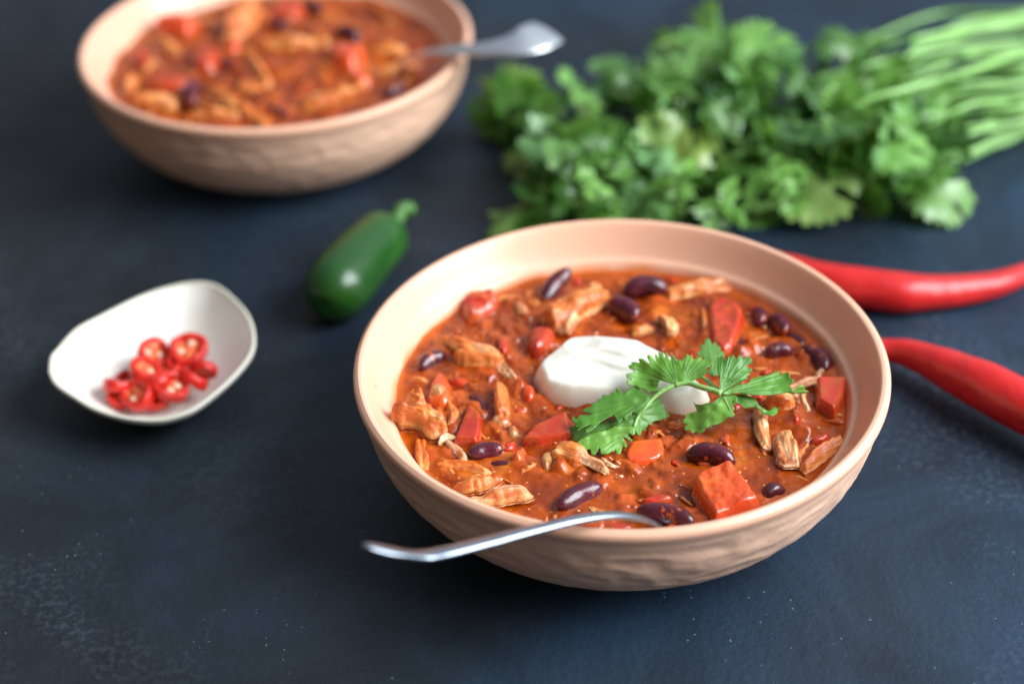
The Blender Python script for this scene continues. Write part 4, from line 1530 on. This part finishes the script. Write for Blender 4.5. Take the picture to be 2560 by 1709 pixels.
def put_leaf(X, Y, z, size, az, tilt, roll, par=bun, i=0):
    o = new_obj('leaf', LM[i % 8], T_LEAFB, par)
    o.location = px(X, Y, z) - BU0
    R = Matrix.Rotation(az, 3, 'Z') @ Matrix.Rotation(tilt, 3, 'X') @ Matrix.Rotation(roll, 3, 'Y')
    o.rotation_euler = R.to_euler()
    o.scale = (size, size, size)
    return o


lr = random.Random(5)
# leaves one can single out in the photo
for i, (X, Y, z, s, az, ti, ro) in enumerate([
    (2035, 400, .020, .029, 3.1, -.45, .1), (2352, 425, .014, .026, 2.95, -.40, -.25), (1330, 268, .010, .018, 1.9, -.2, .4), (1290, 300, .006, .018, 2.2, .2, -.2),
    (1480, 250, .016, .019, 1.2, .5, .3), (1770, 130, .026, .018, .2, .3, .2), (1920, 150, .03, .024, .3, .5, -.1), (2120, 150, .026, .020, .1, .5, .2),
    (2060, 300, .030, .028, 2.6, .2, .1), (2200, 330, .028, .026, 3.4, -.1, .2), (1850, 420, .014, .022, 2.9, -.3, .3), (1680, 480, .010, .024, 3.4, -.1, -.2),
    (1420, 470, .008, .026, 2.4, .1, 0), (1350, 520, .006, .026, 2.2, 0, .2), (1600, 200, .022, .020, .8, .4, 0)]):
    put_leaf(X, Y, z, s, az, ti, ro, i=i)
cnt = 15
deep = []
while cnt < 270 or len(deep) < 60:
    X, Y = lr.uniform(1190, 2450), lr.uniform(50, 580)
    q = np.array([[X, Y]])
    if not inside(q, Pn)[0]:
        continue
    e = edist(q, Pn)[0]
    if e < 26:
        continue
    f = min(e / 110, 1)
    lowb = 1 if Y > 300 else .5
    top = (.005 + .022 * math.sqrt(f)) if Y > 250 else (.009 + .016 * math.sqrt(f))
    if cnt < 270:
        put_leaf(X, Y, top * lr.uniform(.6, 1.0), lr.uniform(.012, .021), lr.uniform(0, 6.28) if lr.random() < .4 else lr.gauss(1.9, .9), lr.gauss(.1, .75), lr.gauss(0, .8), i=lr.randrange(8))
        cnt += 1
    else:
        deep.append((X, Y, top * lr.uniform(.15, .6)))
V, Fc = [], []
for (X, Y, z) in deep:
    me = LM[lr.randrange(8)]
    R = Matrix.Rotation(lr.uniform(0, 6.28), 3, 'Z') @ Matrix.Rotation(lr.gauss(0, .5), 3, 'X') @ Matrix.Rotation(lr.gauss(0, .5), 3, 'Y')
    s = lr.uniform(.014, .022)
    c = px(X, Y, z) - BU0
    b0 = len(V)
    V += [R @ v.co * s + c for v in me.vertices]
    Fc += [tuple(b0 + k for k in p.vertices) for p in me.polygons]
V = [(v[0], v[1], max(v[2], .0006)) for v in V]
tag(new_obj('undergrowth', mesh('undergrowth', V, Fc), T_LEAFB, bun), None, None, None, 'stuff')


def bstem(pts, r0, r1):
    path = smooth_path([px(a, b, z) - BU0 for a, b, z in pts], 22)
    rr = [r0 + (r1 - r0) * i / 22 for i in range(23)]
    V, Fc = sweep(path, rr, rr, 10)
    new_obj('stem', mesh('stem', V, Fc), T_STEM, bun)


bstem([(2760, -30, .014), (2560, 40, .018), (2420, 70, .022), (2300, 95, .026), (2200, 110, .024)], .0018, .0012)
bstem([(2760, 0, .014), (2560, 60, .020), (2420, 85, .024), (2300, 120, .028), (2250, 160, .024)], .0017, .0012)
bstem([(2760, 60, .018), (2560, 130, .028), (2400, 185, .034), (2260, 225, .037), (2180, 245, .036), (2130, 275, .032)], .0018, .0010)
bstem([(2760, 170, .008), (2560, 300, .008), (2480, 350, .007), (2420, 385, .006), (2370, 400, .006)], .0021, .0015)
bstem([(2760, 150, .012), (2560, 265, .014), (2470, 310, .013), (2400, 340, .012)], .0019, .0014)
bstem([(2760, 150, .006), (2560, 325, .004), (2470, 368, .004), (2400, 402, .004)], .0022, .0016)
bstem([(1740, 250, .022), (1700, 220, .024), (1560, 240, .02)], .0010, .0008)
bstem([(1560, 450, .010), (1450, 410, .008), (1370, 350, .006), (1310, 300, .008)], .0013, .0008)
bstem([(1620, 130, .022), (1660, 110, .026), (1730, 80, .028)], .0010, .0007)
for k in range(24):
    y0 = 40 + 270 * (k % 12) / 11 + lr.uniform(-12, 12)
    xe = lr.uniform(2020, 2340)
    ye = 118 + (y0 - 40) / 270 * 280 + lr.uniform(-15, 25)
    z1 = lr.uniform(.006, .028)
    ym = y0 * .62 + ye * .38 + lr.uniform(-30, 4)
    bstem([(2780, y0 * .8 - 20, .010 + .012 * lr.random()), (2560, y0, .008 + .018 * lr.random()), ((2560 + xe) / 2, ym, z1), (xe, ye, z1 * lr.uniform(.6, 1))], lr.uniform(.0013, .0019), lr.uniform(.0007, .0010))
tag(bun, 'large loose bunch of fresh green cilantro with long pale stems', 'herb')
